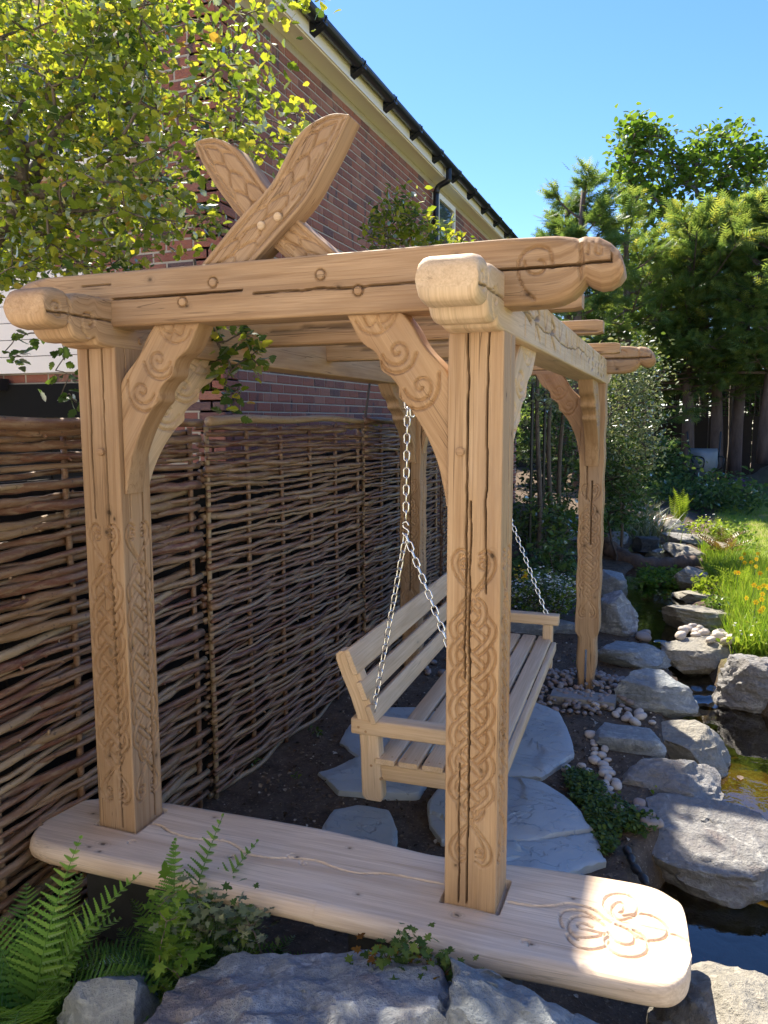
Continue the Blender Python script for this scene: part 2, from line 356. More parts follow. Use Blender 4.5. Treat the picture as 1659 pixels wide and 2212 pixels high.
def water_mat():
    m = bpy.data.materials.new('pond_water'); m.use_nodes = True; t = m.node_tree; t.nodes.clear(); out = t.nodes.new('ShaderNodeOutputMaterial')
    tr = t.nodes.new('ShaderNodeBsdfTransparent'); tr.inputs[0].default_value = (.55, .50, .33, 1)
    gl = t.nodes.new('ShaderNodeBsdfGlossy'); gl.inputs['Roughness'].default_value = .02
    f = t.nodes.new('ShaderNodeFresnel'); f.inputs[0].default_value = 1.33
    o = coords(t); n = noise(t, o, 7, 3, .5, .6); bp = t.nodes.new('ShaderNodeBump'); bp.inputs['Strength'].default_value = .10; bp.inputs['Distance'].default_value = .02
    t.links.new(n, bp.inputs['Height']); t.links.new(bp.outputs[0], gl.inputs['Normal']); t.links.new(bp.outputs[0], f.inputs['Normal'])
    k = t.nodes.new('ShaderNodeMath'); k.operation = 'MULTIPLY'; k.inputs[1].default_value = 2.4; k.use_clamp = True; t.links.new(f.outputs[0], k.inputs[0])
    mx = t.nodes.new('ShaderNodeMixShader'); t.links.new(k.outputs[0], mx.inputs[0]); t.links.new(tr.outputs[0], mx.inputs[1]); t.links.new(gl.outputs[0], mx.inputs[2])
    t.links.new(mx.outputs[0], out.inputs[0]); return m
M['water'] = water_mat()
def ground_mat():
    m, t, b = newmat('garden_ground'); o = t.nodes.new('ShaderNodeNewGeometry').outputs['Position']
    n = noise(t, o, 9, 8, .7); n2 = noise(t, o, 60, 4, .7); n3 = noise(t, o, 1.1, 3, .5)
    soil = mix(t, mrange(t, n, .3, .7), (.065, .048, .036), (.17, .128, .094)); soil = mix(t, mrange(t, n2, .58, .66, 0, .7), soil, (.30, .235, .17))
    lawn = mix(t, mrange(t, n2, .3, .7), (.16, .22, .035), (.30, .33, .08)); lawn = mix(t, mrange(t, n3, .4, .62, 0, .8), lawn, (.25, .22, .09))
    bed = mix(t, mrange(t, n, .3, .7), (.16, .105, .02), (.34, .235, .05)); bed = mix(t, mrange(t, n3, .4, .65, 0, .8), bed, (.07, .06, .02))
    c = mix(t, attr(t, 'lawn').outputs['Fac'], soil, lawn); c = mix(t, attr(t, 'bounce_gravel').outputs['Fac'], c, mix(t, mrange(t, n2, .3, .7), (.52, .46, .37), (.66, .59, .48))); c = mix(t, attr(t, 'bed').outputs['Fac'], c, bed)
    t.links.new(c, b.inputs['Base Color']); b.inputs['Roughness'].default_value = .95; b.inputs['Specular IOR Level'].default_value = .15
    h = t.nodes.new('ShaderNodeMath'); h.operation = 'ADD'; t.links.new(n, h.inputs[0]); t.links.new(n2, h.inputs[1]); bump(t, b, h.outputs[0], .8, .02); return m
M['ground'] = ground_mat()
# ------------------------------------------------------------------ ground, pond, stream
POND = np.array([(.62, 3.75), (.52, 3.3), (.50, 2.9), (.50, 2.5), (.47, 2.1), (.47, 1.75), (.50, 1.5), (.42, 1.2), (.40, 1.0), (.43, .8), (.50, .4), (.64, .2), (.70, -.3), (.9, -1.4), (3.4, -1.6), (3.8, 1.2), (3.2, 2.9), (1.9, 3.2), (1.2, 3.5), (.95, 3.8)])
UPPER = np.array([(.12, 8.6), (-.05, 7.6), (.05, 6.6), (.10, 5.8), (.18, 5.0), (.35, 4.6), (.55, 4.6), (.60, 5.2), (.62, 6.2), (.66, 7.2), (.60, 8.6)])
RILL = np.array([(.34, 4.7), (.42, 4.2), (.58, 3.7), (.86, 3.7), (.72, 4.2), (.60, 4.7)])
TOP = np.array([(-.1, 8.5), (0, 10.0), (.3, 10.6), (.6, 10.0), (.6, 8.5)])
def sdf(poly, X, Y):
    d = np.full(X.shape, 1e9); ins = np.zeros(X.shape, bool); n = len(poly)
    for i in range(n):
        a, b = poly[i], poly[(i+1) % n]; e = b-a; wx, wy = X-a[0], Y-a[1]
        t = np.clip((wx*e[0]+wy*e[1])/(e@e), 0, 1); d = np.minimum(d, (wx-e[0]*t)**2+(wy-e[1]*t)**2)
        c = ((a[1] > Y) != (b[1] > Y)) & (X < (b[0]-a[0])*(Y-a[1])/(b[1]-a[1]+1e-12)+a[0]); ins ^= c
    return np.where(ins, -1, 1)*np.sqrt(d)
WL, WU, WT = -.20, -.04, .10
def ground_h(X, Y):
    P = np.stack([X, Y, 0*X], -1)
    z = .018*fbm(P*1.7, 1, 3)+.012*fbm(P*7, 5, 2)
    z = z+.10*np.clip((-Y-.15)/.4, 0, 1)*(X < .6)                                     # bank the camera stands on
    z = z+.06*np.clip((X-.8)/.4, 0, 1)*np.clip((Y-3.4)/.5, 0, 1)                     # lawn
    z = z+np.clip((Y-8.0)/1.6, 0, 1)*.16*np.clip((.9-X)/.4, 0, 1)
    m = np.exp(-(((X-3.3)/1.3)**2+((Y-18.8)/1.1)**2)); z = z+1.15*m+.5*np.exp(-(((X-.2)/.8)**2+((Y-18.9)/.8)**2))+.08*fbm(P*2.3, 9, 4)*np.clip((Y-15)/2, 0, 1)
    for poly, dep in ((POND, .52), (UPPER, .20), (RILL, .34), (TOP, .12)):
        s = sdf(poly, X, Y); z = z-dep*np.clip(.5-s/.16, 0, 1)**1.2
    return z
def grid1(a, b, fine0, fine1, f):
    x = [fine0]; st = f
    while x[-1] < fine1: x.append(x[-1]+f)
    hi = []; st = f; v = x[-1]
    while v < b: st *= 1.16; v += st; hi.append(v)
    lo = []; st = f; v = x[0]
    while v > a: st *= 1.16; v -= st; lo.append(v)
    return np.array(lo[::-1]+x+hi)
gx = grid1(-60, 60, -1.7, 2.2, .045); gy = grid1(-12, 90, -1.2, 10.5, .05)
GX, GY = np.meshgrid(gx, gy, indexing='ij'); GZ = ground_h(GX, GY)
ii = np.arange(len(gx)-1)[:, None]*len(gy); jj = np.arange(len(gy)-1)[None]
GQ = np.stack([ii+jj, ii+len(gy)+jj, ii+len(gy)+jj+1, ii+jj+1], -1).reshape(-1, 4)
lawn = np.clip((GX-(.78+.04*np.clip(GY-5, 0, 99)))/.25, 0, 1)*np.clip((GY-3.9)/.3, 0, 1)*np.clip((17.4-GY)/.5, 0, 1)
lawn = np.maximum(lawn, np.clip((GX-3.6)/.5, 0, 1)*(GY < 17))
bounce_grav = np.clip((-1.25-GY)/.2, 0, 1)*np.clip((3.3-GX)/.4, 0, 1)  # pale terrace added out of view to throw sunlight back as fill
bed = np.maximum.reduce([np.clip(.1-sdf(p, GX, GY)/.2, 0, 1) for p in (POND, UPPER, RILL)])
g_ = mk('ground', np.stack([GX, GY, GZ], -1).reshape(-1, 3), GQ, M['ground'], None, True, {'lawn': lawn.ravel(), 'bed': bed.ravel(), 'bounce_gravel': bounce_grav.ravel()}); tag(g_, 'dark soil and mown lawn of the garden', kind='structure')
def hz(x, y): return float(ground_h(np.array([x]), np.array([y]))[0])
def sheet(name, poly, z, grow=.12):
    c = poly.mean(0); p = poly+(poly-c)/np.linalg.norm(poly-c, axis=1)[:, None]*grow; n = len(p)
    V = np.vstack([np.c_[p, np.full(n, z)], [[c[0], c[1], z]]]); T = [[n, i, (i+1) % n] for i in range(n)]
    o = mk(name, V, np.array(T), M['water'], None, True); tag(o, kind='structure'); return o
sheet('pond_water', POND, WL, .10); sheet('stream_water', UPPER, WU, .08); sheet('waterfall_pool', TOP, WT, .05)
yy = np.linspace(3.66, 4.72, 26); xs = np.linspace(0, 1, 9); V = []
for y in yy:
    a, b = np.interp(y, [3.6, 4.2, 4.75], [.54, .40, .32]), np.interp(y, [3.6, 4.2, 4.75], [.88, .74, .62])
    for s in xs: V.append((a+(b-a)*s, y, np.interp(y, [3.66, 3.85, 4.0, 4.35, 4.5, 4.72], [WL+.004, WL+.03, WL+.05, WU-.05, WU-.012, WU+.004])+.012*math.sin(y*40+s*5)*math.sin(s*9)))
q = [[i*9+j, i*9+j+1, i*9+10+j, i*9+9+j] for i in range(25) for j in range(8)]
tag(mk('cascade_water', np.array(V), np.array(q), M['water'], None, True), kind='structure')

# ------------------------------------------------------------------ boulders
def ico(sub):
    bm = bmesh.new(); bmesh.ops.create_icosphere(bm, subdivisions=sub, radius=1.0); bm.verts.ensure_lookup_table()
    V = np.array([v.co[:] for v in bm.verts]); F = np.array([[v.index for v in f.verts] for f in bm.faces]); bm.free(); return V, F
ICO = {k: ico(k) for k in (2, 3, 4, 5, 6)}
def rock_shape(seed, sub, facets=15, tight=.60, layer=.05, rough=.04, flat=0.0, bed=(0, .25, 1), strata=.07, tilt=0.0, blocky=3.2):
    g = np.random.default_rng(seed); V, F = ICO[sub]; V = V.copy()
    q0 = np.linalg.qr(g.normal(size=(3, 3)))[0]; q0 = q0 if blocky < 3 else np.eye(3); L_ = V@q0; V = V/((np.abs(L_)**blocky).sum(1)**(1/blocky))[:, None]*.92
    V = V*(1+.13*fbm(V*1.1+seed, seed, 2)[:, None])
    for k in range(facets):
        n = g.normal(size=3); n /= np.linalg.norm(n); d = tight+.22*g.random()
        V -= np.maximum(0, V@n-d)[:, None]*n*.985
    if flat:
        n = np.array([.10*g.normal(), .10*g.normal()-tilt, 1]); n /= np.linalg.norm(n); V -= np.maximum(0, V@n-flat)[:, None]*n*.9
    N_ = V/np.linalg.norm(V, axis=1)[:, None]; b = np.array(bed)+.2*g.normal(size=3); b /= np.linalg.norm(b)
    t = V@b; q = V+b*(t*1.6)[:, None]
    V = V+N_*(layer*.45*fbm(q*1.3+seed*3.1, seed+3, 6, .62)+rough*.6*fbm(V*4.5+seed, seed+5, 4, .6)-rough*.5*np.abs(fbm(V*2.3+9+seed, seed+8, 3)))[:, None]
    lay = V@b*g.uniform(4, 6.5)+.5*fbm(V*1.7+seed, seed+11, 3); saw = lay-np.floor(lay); N2 = V-b*(V@b)[:, None]; N2 /= np.linalg.norm(N2, axis=1)[:, None]+1e-6
    V = V+N2*((saw**2-.4)*strata*(.5+.5*vnoise(V*2.1+seed, seed+13)))[:, None]
    return V, F
def fit_rock(px0, px1, py0, py1, zb, dratio, seed, sub=4, sink=.06, back=.85, **kw):
    """boulder whose foot shows at row py1 on level zb and whose outline spans px0..px1 and rises to row py0"""
    f = onz((px0+px1)/2, py1, zb); h = (f-CAM)[:2]; h /= np.linalg.norm(h)
    w = (px1-px0)*depth(f)/FPX; dd = w*dratio; c = f[:2]+h*dd*.5*back
    w = (px1-px0)*depth([c[0], c[1], zb])/FPX; dd = w*dratio
    d = ray((px0+px1)/2, py0); k = ((c-CAM[:2])@h+dd*(.40 if kw.get('flat') else .22))/(d[:2]@h); zt = CAM[2]+d[2]*k
    zt = max(zt, zb+.04, .03); V, F = rock_shape(seed, sub, **kw)
    lo, hi = V.min(0), V.max(0); V = (V-(lo+hi)/2)/((hi-lo)/2)
    z0 = zb-sink; R = np.array([[-h[1]*-1, h[0]], [-h[0], h[1]]])
    side = np.array([h[1], -h[0]])
    P = c+V[:, :1]*side*(w/2)+V[:, 1:2]*h*(dd/2); Z = z0+(V[:, 2]+1)/2*(zt-z0)
    return np.c_[P, Z], F
ROCKS = [  # px0 px1 py0 py1 zb depth-ratio seed sub mat label  extra
 (1352, 1656, 1832, 1932, WL, .80, 3, 5, 'rock_purple', 'flat purple grey slate boulder jutting into the pond', dict(flat=.30, layer=.10, sink=.10, tilt=.42, facets=9, tight=.78)),
 (1322, 1549, 1607, 1795, WL, .80, 7, 5, 'rock_purple', 'humped purple slate boulder with a sunlit shoulder beside the pond pebbles', dict(layer=.09, sink=.08, flat=.6, tilt=.5)),
 (1406, 1571, 1549, 1672, WL, .9, 12, 5, 'rock_pale', 'pale blocky boulder half in sun standing in the pond edge', dict(flat=.55, tilt=.2, layer=.05, sink=.10)),
 (1284, 1433, 1556, 1628, .0, .8, 15, 4, 'rock_blue', 'low blue green boulder behind the row of white pebbles', dict(layer=.10, flat=.5)),
 (1329, 1500, 1443, 1556, -.06, .75, 19, 5, 'rock_blue', 'angular blue slate boulder beside the pebble heap of the rear post', dict(layer=.08)),
 (1543, 1700, 1406, 1538, WL, .8, 23, 5, 'rock_purple', 'pitted reddish purple boulder across the pond', dict(rough=.12, layer=.06, sink=.10)),
 (1430, 1604, 1366, 1460, -.12, .8, 27, 5, 'rock_pale', 'broad sunlit slab boulder with dark undercut below the stream pebbles', dict(flat=.5, layer=.10)),
 (1432, 1587, 1292, 1372, -.05, .8, 31, 5, 'rock_pale', 'large flat topped cream boulder on the lawn side of the stream', dict(flat=.5, layer=.06)),
 (1288, 1446, 1374, 1460, -.05, .9, 35, 5, 'rock_blue', 'long sloping grey boulder running from the rear post to the rill', dict(layer=.10, flat=.6)),
 (1286, 1376, 1270, 1390, -.05, 1.0, 39, 5, 'rock_lichen', 'tall rounded grey boulder with lichen beside the stream pool', dict(layer=.06)),
 (1290, 1354, 1227, 1298, -.03, 1.0, 43, 4, 'rock_blue', 'grey boulder with a white quartz line behind the tall lichen boulder', dict(flat=.6)),
 (1452, 1526, 1221, 1272, -.02, .9, 47, 4, 'rock_pale', 'whitish boulder below the end of the fallen log', dict()),
 (1452, 1560, 1270, 1300, -.02, .7, 51, 4, 'rock_pale', 'thin flat stone with reddish plants behind the cream boulder', dict(flat=.4)),
 (1432, 1526, 1170, 1212, .02, .8, 55, 4, 'rock_pale', 'sunlit cream boulder just behind the fallen log', dict(flat=.6)),
 (1425, 1530, 1149, 1178, .05, .7, 59, 4, 'rock_purple', 'pinkish wedge shaped boulder above the cream one', dict(flat=.6)),
 (1430, 1490, 1120, 1164, .08, .9, 63, 4, 'rock_pale', 'upright rounded boulder below the lone bright fern', dict()),
 (1300, 1356, 1146, 1188, .02, .9, 67, 4, 'rock_blue', 'blue grey pointed boulder left of the waterfall', dict()),
 (1394, 1440, 1184, 1207, .0, .8, 71, 4, 'rock_blue', 'small shaded wedge of slate in front of the waterfall', dict()),
 (1365, 1424, 1156, 1192, .02, .8, 75, 4, 'rock_dark', 'wet black slab forming the waterfall lip', dict(flat=.5)),
 (1183, 1248, 1146, 1176, .05, .8, 79, 4, 'rock_blue', 'long low boulder under the garden ferns', dict(flat=.6)),
 (1098, 1248, 1332, 1372, 0, .35, 83, 4, 'rock_blue', 'low grey edging boulder in front of the white flowers', dict(flat=.6)),
]
for (a, b, c, d, zb, dr, seed, sub, mat, lab, kw) in ROCKS:
    V, F = fit_rock(a, b, c, d, zb, dr, seed, sub, **kw); o = mk('boulder', V, F, M[mat], None, True); o.data.set_sharp_from_angle(angle=math.radians(34)); tag(o, lab, 'boulder')
def rock_at(c, size, seed, sub, mat, lab, rz=0.0, **kw):
    V, F = rock_shape(seed, sub, **kw); lo, hi = V.min(0), V.max(0); V = (V-(lo+hi)/2)/(hi-lo)*np.asarray(size)
    R = np.array([[math.cos(rz), -math.sin(rz), 0], [math.sin(rz), math.cos(rz), 0], [0, 0, 1]])
    o = mk('boulder', V@R.T+np.asarray(c), F, M[mat], None, True); o.data.set_sharp_from_angle(angle=math.radians(34)); return tag(o, lab, 'boulder')
rock_at((-.36, -.52, .10), (.84, .60, .84), 102, 6, 'rock_lichen', 'big lichen covered blue grey boulder below the plank seat', .12, layer=.07, rough=.07, flat=.62, facets=9, tight=.8)
rock_at((-.96, -.47, .04), (.30, .42, .64), 91, 5, 'rock_blue', 'smooth pointed slate boulder between the ferns and the lichen boulder', .6, layer=.06, rough=.02)
rock_at((.26, -.53, .08), (.72, .52, .94), 95, 6, 'rock_blue', 'long blue grey boulder under the edge of the carved plank end', -.25, layer=.05, flat=.55, rough=.05)
rock_at((.68, .0, -.03), (.60, .86, .76), 99, 6, 'rock_pale', 'smooth pale boulder with dark pits rising from the pond under the plank end', .25, layer=.02, rough=.04, facets=7, tight=.86, blocky=2.2)
rock_at((1.02, .10, -.34), (.42, .5, .3), 100, 4, 'rock_pale', 'yellowish boulder lying under the pond water', .1, layer=.03)
for k, (x, y, s) in enumerate(((.36, -.25, .09), (.42, -.33, .10), (.50, -.37, .11), (.30, -.36, .09), (.55, -.28, .08))):
    o = rock_at((x, y, .15+.02*(k % 2)), (s*1.2, s, s*.9), 120+k, 3, 'rock_blue' if k != 3 else 'log', 'small cobble wedged between the boulders below the plank end', k, rough=.02); o.name = 'cobble'; tag(o, group='cobbles below the plank end')

# ------------------------------------------------------------------ slate stepping flags
def flag(pix, label, z=.03, seed=0, th=.045):
    P = np.array([onz(x, y, z)[:2] for x, y in pix]); c = P.mean(0); g = np.random.default_rng(seed)
    n = 90; B = resample(np.vstack([P, P[:1]]), n+1)[:-1]; B = B+.010*np.stack([fbm(np.c_[B*9, np.full(n, seed)], 1, 3), fbm(np.c_[B*9, np.full(n, seed+9)], 2, 3)], -1)
    rings = 11; V = []
    top = lambda q: z+.006*fbm(np.c_[q*5, np.full(len(q), seed)], 3, 4)+.010*(fbm(np.c_[q*2.2, np.full(len(q), seed+4.)], 6, 3) > .12)
    for k in range(rings): q = c+(B-c)*(k+1)/rings*(.985 if k == rings-1 else 1); V.append(np.c_[q, top(q)-(.004 if k == rings-1 else 0)])
    q = c+(B-c)*1.01; V.append(np.c_[q, np.full(n, z-.012)+.004*g.normal(size=n)]); q = c+(B-c)*1.0; V.append(np.c_[q, np.full(n, z-th)])
    V = np.vstack(V+[np.r_[c, top(c[None])[0]][None]]); m = rings+2; i = np.arange(m-1)[:, None]*n; j = np.arange(n)[None]; j2 = (j+1) % n
    Q = np.stack([i+j, i+n+j, i+n+j2, i+j2], -1).reshape(-1, 4); T = np.array([[m*n, a, (a+1) % n] for a in range(n)])
    o = mk('slate_flag', V, [Q, T], M['slate'], None, True); o.data.set_sharp_from_angle(angle=math.radians(30)); return tag(o, label, 'paving slab', 'slate flags under the swing')
flag([(1010, 1535), (1100, 1500), (1165, 1520), (1205, 1540), (1224, 1570), (1236, 1600), (1240, 1630), (1200, 1650), (1175, 1672), (1010, 1668)], 'slate flag with a scalloped end beside the pebble heap', seed=1)
flag([(1000, 1676), (1110, 1676), (1170, 1690), (1215, 1715), (1245, 1745), (1270, 1780), (1285, 1790), (1230, 1800), (1130, 1812), (990, 1822)], 'large slate flag beside the creeping plants', seed=2)
flag([(990, 1826), (1140, 1815), (1285, 1794), (1296, 1820), (1308, 1856), (1262, 1866), (1225, 1885), (1160, 1880), (1080, 1868), (985, 1862)], 'slate flag between the creeping plants and the plank seat', seed=3)
flag([(690, 1668), (760, 1640), (900, 1630), (925, 1690), (905, 1715), (800, 1720), (730, 1710)], 'slate flag under the near corner of the swing', seed=4)
flag([(690, 1790), (720, 1752), (770, 1740), (840, 1752), (860, 1790), (850, 1830), (760, 1820)], 'small slate flag between the plank seat and the fence soil', seed=5)
flag([(925, 1735), (960, 1690), (1010, 1690), (1010, 1800), (960, 1815), (930, 1780)], 'slate flag mostly hidden behind the near knotwork post', seed=6)
flag([(735, 1600), (760, 1560), (820, 1530), (940, 1530), (960, 1600), (890, 1640), (780, 1640)], 'slate flag beneath the back legs of the swing', seed=7)
flag([(1060, 1890), (1110, 1882), (1190, 1898), (1230, 1915), (1150, 1915)], 'sliver of slate flag along the plank seat edge', seed=8)

# ------------------------------------------------------------------ pebbles
PEB = []
for k in range(6):
    V, F = ICO[3]; V = V*(1+.12*fbm(V*1.3+k*5, k, 2))[:, None]*np.array([1, .8, .58]); PEB.append(mesh_data('pebble', V, F, M['pebble'], True))
PEB2 = [p.copy() for p in PEB]
for p in PEB2: p.materials.clear(); p.materials.append(M['pebble_pale'])
def pebble(x, y, z, s, label, group, k):
    o = link('pebble', (PEB2 if ('pale' in label or 'white' in label or 'larger' in label) else PEB)[k % 6]); o.location = (x, y, z); o.scale = (s, s*(.85+.3*rng.random()), s*(.8+.4*rng.random()))
    o.rotation_euler = (rng.normal()*.25, rng.normal()*.25, rng.random()*6.28); BASE[o] = np.zeros(3); tag(o, label, 'pebble', group)
pts = []
def pile(n, cx, cy, rx, ry, smin, smax, label, group, hgt=.05, hole=None):
    c = 0; tries = 0
    while c < n and tries < n*60:
        tries += 1; a = rng.random()*6.283; r = math.sqrt(rng.random()); x, y = cx+rx*r*math.cos(a), cy+ry*r*math.sin(a); s = smin+(smax-smin)*rng.random()**1.5
        if hole and hole[0] < x < hole[1] and hole[2] < y < hole[3]: continue
        if any((x-u)**2+(y-v)**2 < (.72*(s+w))**2 for u, v, w in pts): continue
        pts.append((x, y, s)); pebble(x, y, hz(x, y)+s*.36+hgt*max(0, 1-r*r), s, label, group, c); c += 1
pile(235, -.10, 3.13, .45, .47, .016, .030, 'grey pink pebble in the heap around the foot of the rear post', 'pebbles heaped around the rear post', .05, (-.17, .02, 3.13, 3.33))
pile(16, -1.02, 3.3, .3, .3, .022, .036, 'grey pebble on the soil behind the swing by the fence', 'pebbles behind the swing', .02)
b = MB(); b.box((-.06, 2.90, .03), (.40, .16, .06)); tag(b.build('concrete_pad', M['concrete']), 'pale concrete slab edge among the pebbles by the rear post', 'concrete slab')
def row(pix, smin, smax, n, label, group, z=0.0, spread=14):
    P = resample(np.array(pix, float), n)
    for k, (x, y) in enumerate(P):
        s = smin+(smax-smin)*rng.random(); p = onz(x+rng.normal()*spread, y+rng.normal()*spread*.6, z+.02)
        if any((p[0]-u)**2+(p[1]-v)**2 < (.68*(s+w))**2 for u, v, w in pts): continue
        pts.append((p[0], p[1], s)); pebble(p[0], p[1], max(z, hz(p[0], p[1]))+s*.4, s, label, group, k)
row([(1290, 1600), (1300, 1625), (1305, 1650), (1318, 1680), (1330, 1700)], .022, .040, 60, 'pale rounded pebble in the row between the creeping plants and the boulders', 'pale pebbles along the boulders')
row([(1255, 1660), (1265, 1655)], .025, .04, 5, 'pale rounded pebble in the row between the creeping plants and the boulders', 'pale pebbles along the boulders')
row([(1320, 1720), (1350, 1745), (1390, 1765), (1420, 1775)], .03, .055, 26, 'brownish pebble half hidden in the creeping plants', 'pebbles among the creeping plants')
row([(1275, 1525), (1320, 1540), (1370, 1545), (1395, 1555)], .024, .042, 30, 'larger smooth pebble between the rear post heap and the blue boulder', 'smooth pebbles beside the blue boulder')
row([(1480, 1365), (1520, 1360), (1560, 1372), (1590, 1378)], .035, .062, 34, 'sunlit white pebble on the bank between two cream boulders', 'white pebbles on the stream bank', .10, 12)
row([(1375, 1400), (1420, 1412), (1470, 1405)], .045, .08, 20, 'wet brown pebble across the rill', 'wet pebbles in the rill', -.10, 8)
pts2 = len(pts); 
for k in range(70):
    x, y = 1.0+.9*rng.random(), 1.1+1.6*rng.random(); s = .03+.03*rng.random()
    if any((x-u)**2+(y-v)**2 < (.7*(s+w))**2 for u, v, w in pts): continue
    pts.append((x, y, s)); pebble(x, y, hz(x, y)+s*.4, s, 'tan pebble lying under the pond water', 'pebbles on the pond bed', k)

# ------------------------------------------------------------------ woven hazel hurdles
def hurdle(y0, y1, x0, x1, label, seed, zt=1.80, rows=47, r0=.0165, lean=0.0):
    g = np.random.default_rng(seed); root = thing('woven_hurdle', label, 'fence', ((x0+x1)/2, (y0+y1)/2, 0), 'woven hazel fence panels')
    ln = math.hypot(y1-y0, x1-x0); ax = np.array([(x1-x0)/ln, (y1-y0)/ln, 0]); nx = np.array([ax[1], -ax[0], 0]); A = np.array([x0, y0, 0]); ns = 6
    up = [.03+(ln-.06)*k/(ns-1) for k in range(ns)]
    for k, u in enumerate(up):
        zz = np.linspace(-.05, zt-.02+.02*g.random(), 12); p = A+ax*(u+.006*np.sin(zz*5+k))[:, None]+np.array([0, 0, 1])*zz[:, None]
        V, Q, T = tube_arrays(p, .0135-.001*zz, 7); mk('upright', V, [Q, T], M['rod'], root, True)
    z = .02; k = 0
    while z < zt:
        rr = r0*(.55+.7*g.random()**1.2); t = np.linspace(.01-.025*g.random(), ln-.01+.025*g.random(), 30); t = t*(1 if g.random() < .85 else .6+.35*g.random())
        ph = k % 2; w = np.zeros_like(t)
        for q, u in enumerate(up): w += np.where((q+ph) % 2, 1, -1)*np.exp(-((t-u)/(ln/(ns-1)*.42))**2)
        off = (.013+rr*.7)*np.clip(w, -1, 1)
        s = g.random()*50
        dz = .016*fbm(np.c_[t*1.1, np.full(30, s), 0*t], seed, 3, .6)+.004*vnoise(np.c_[t*16, np.full(30, s), 0*t], 4)
        sag = -.014*np.sin(t/ln*math.pi)*g.random()
        if z > zt-.05: dz *= .6
        p = A+ax*t[:, None]+nx*(off+.004*vnoise(np.c_[t*9, np.full(30, s), 0*t], 7))[:, None]; p[:, 2] = z+dz+sag
        tp = np.linspace(1.15, .75, 30) if g.random() < .5 else np.linspace(.75, 1.15, 30)
        rad = rr*tp*(1+.06*vnoise(np.c_[t*22, np.full(30, s), 0*t], 2)+.12*(vnoise(np.c_[t*7, np.full(30, s+5), 0*t], 12) > .82))
        V, Q, T = tube_arrays(p, rad, 7); rb = MB(); rb.add(V, T, Q)
        for _ in range(int(g.integers(0, 4))):
            q = int(g.integers(2, 27)); d_ = nx*(.6+.5*g.random())+np.array([0, 0, g.normal()*.9])+ax*g.normal()*.5; d_ /= np.linalg.norm(d_); rb.tube(np.array([p[q], p[q]+d_*(rad[q]+.006+.010*g.random())]), [rad[q]*.5, rad[q]*.28], 5)
        rb.build('rod', M['rod'], root, True)
        z += rr*2*(.66+.36*g.random()); k += 1
    return root
hurdle(-1.02, .925, -1.60, -1.60, 'woven hazel panel behind the plank seat end', 5, r0=.0160)
hurdle(.99, 2.845, -1.595, -1.585, 'woven hazel panel behind the near end of the swing', 6, r0=.0132)
hurdle(2.885, 4.75, -1.585, -1.60, 'woven hazel panel behind the far end of the swing', 7, r0=.0118)
hurdle(4.95, 6.8, -1.62, -1.95, 'woven hazel panel beyond the rear posts', 8, r0=.012)
for (y0, y1, tilt) in ((-.6, .93, 0), (1.0, 2.84, .012), (2.9, 4.7, -.01)):          # stouter top rail on each panel
    t = np.linspace(0, 1, 26); p = np.c_[-1.565+.008*np.sin(t*7), y0+(y1-y0)*t, 1.815+tilt*np.sin(t*3.1)+.006*np.sin(t*11)]
    V, Q, T = tube_arrays(p, .024-.006*t, 8); root = [o for o in bpy.data.objects if o.get('category') == 'fence'][{-.6: 0, 1.0: 1, 2.9: 2}[y0]]
    mk('top_rail', V, [Q, T], M['rod'], root, True)
bd = thing('gap_backing', 'dark boards added behind the woven panels to blacken their gaps', 'fence', (-1.74, 2, 0))  # near-black backing added so the gaps between rods look dark
for k in range(46):
    y = -1.2+k*.135; b = MB(); b.box((-1.74+.008*(k % 2), y, .80+.01*rng.random()), (.018, .138, 1.6)); b.build('board', M['dark_board'], bd)

# ------------------------------------------------------------------ house
HX, HY0, HY1, HZ = -2.55, 2.70, 13.5, 4.80
house = thing('brick_house', 'red brick house with cream soffit, black gutter and downpipe', 'house', (-5.5, 8, 0))
w = MB(); w.box((HX-.11, (HY0+.02+HY1)/2, HZ/2), (.20, HY1-HY0-.02, HZ)); wall = w.build('side_wall', M['mortar'], house)
w = MB(); w.box((HX-.010-3.01, HY0+.12, HZ/2), (5.95+.07, .20, HZ)); gable = w.build('end_wall', M['mortar'], house)
WINY = (7.78, 8.62, 3.75, 4.70)
bricks = []
BRK = None
def brick_mesh(L, H_, D):
    e = .006; V = []
    for d, s in ((0, 0), (D-e, 0), (D, e)):
        V += [(d, -L/2+s, -H_/2+s), (d, L/2-s, -H_/2+s), (d, L/2-s, H_/2-s), (d, -L/2+s, H_/2-s)]
    Q = [[k*4+a, k*4+(a+1) % 4, k*4+4+(a+1) % 4, k*4+4+a] for k in range(2) for a in range(4)]+[[8, 9, 10, 11]]
    return np.array(V), np.array(Q)
BV, BQ = brick_mesh(.215, .065, .018); HV, HQ = brick_mesh(.1025, .065, .018)
rows_ = np.arange(.045, HZ-.03, .075); cand = []
for r, z in enumerate(rows_):
    y = HY0+.1275+(0 if r % 2 else .1125)
    if r % 2 == 0: cand.append(((HX-.022, HY0+.069, z), 2))
    while y < HY1:
        full = True; yc = y
        if not (WINY[0]-.1 < yc < WINY[1]+.1 and WINY[2]-.06 < z < WINY[3]+.08): cand.append(((HX-.022, yc, z), 0))
        y += .225
for r, z in enumerate(rows_):
    x = HX-.1075-.004-(.1125 if r % 2 else 0)
    if r % 2: cand.append(((HX-.051-.004, HY0+.034, z), 3))
    while x > -7.5:
        if not (-4.6 < x < -3.15 and 3.62 < z < 4.6): cand.append(((x, HY0+.034, z), 1))
        x -= .225
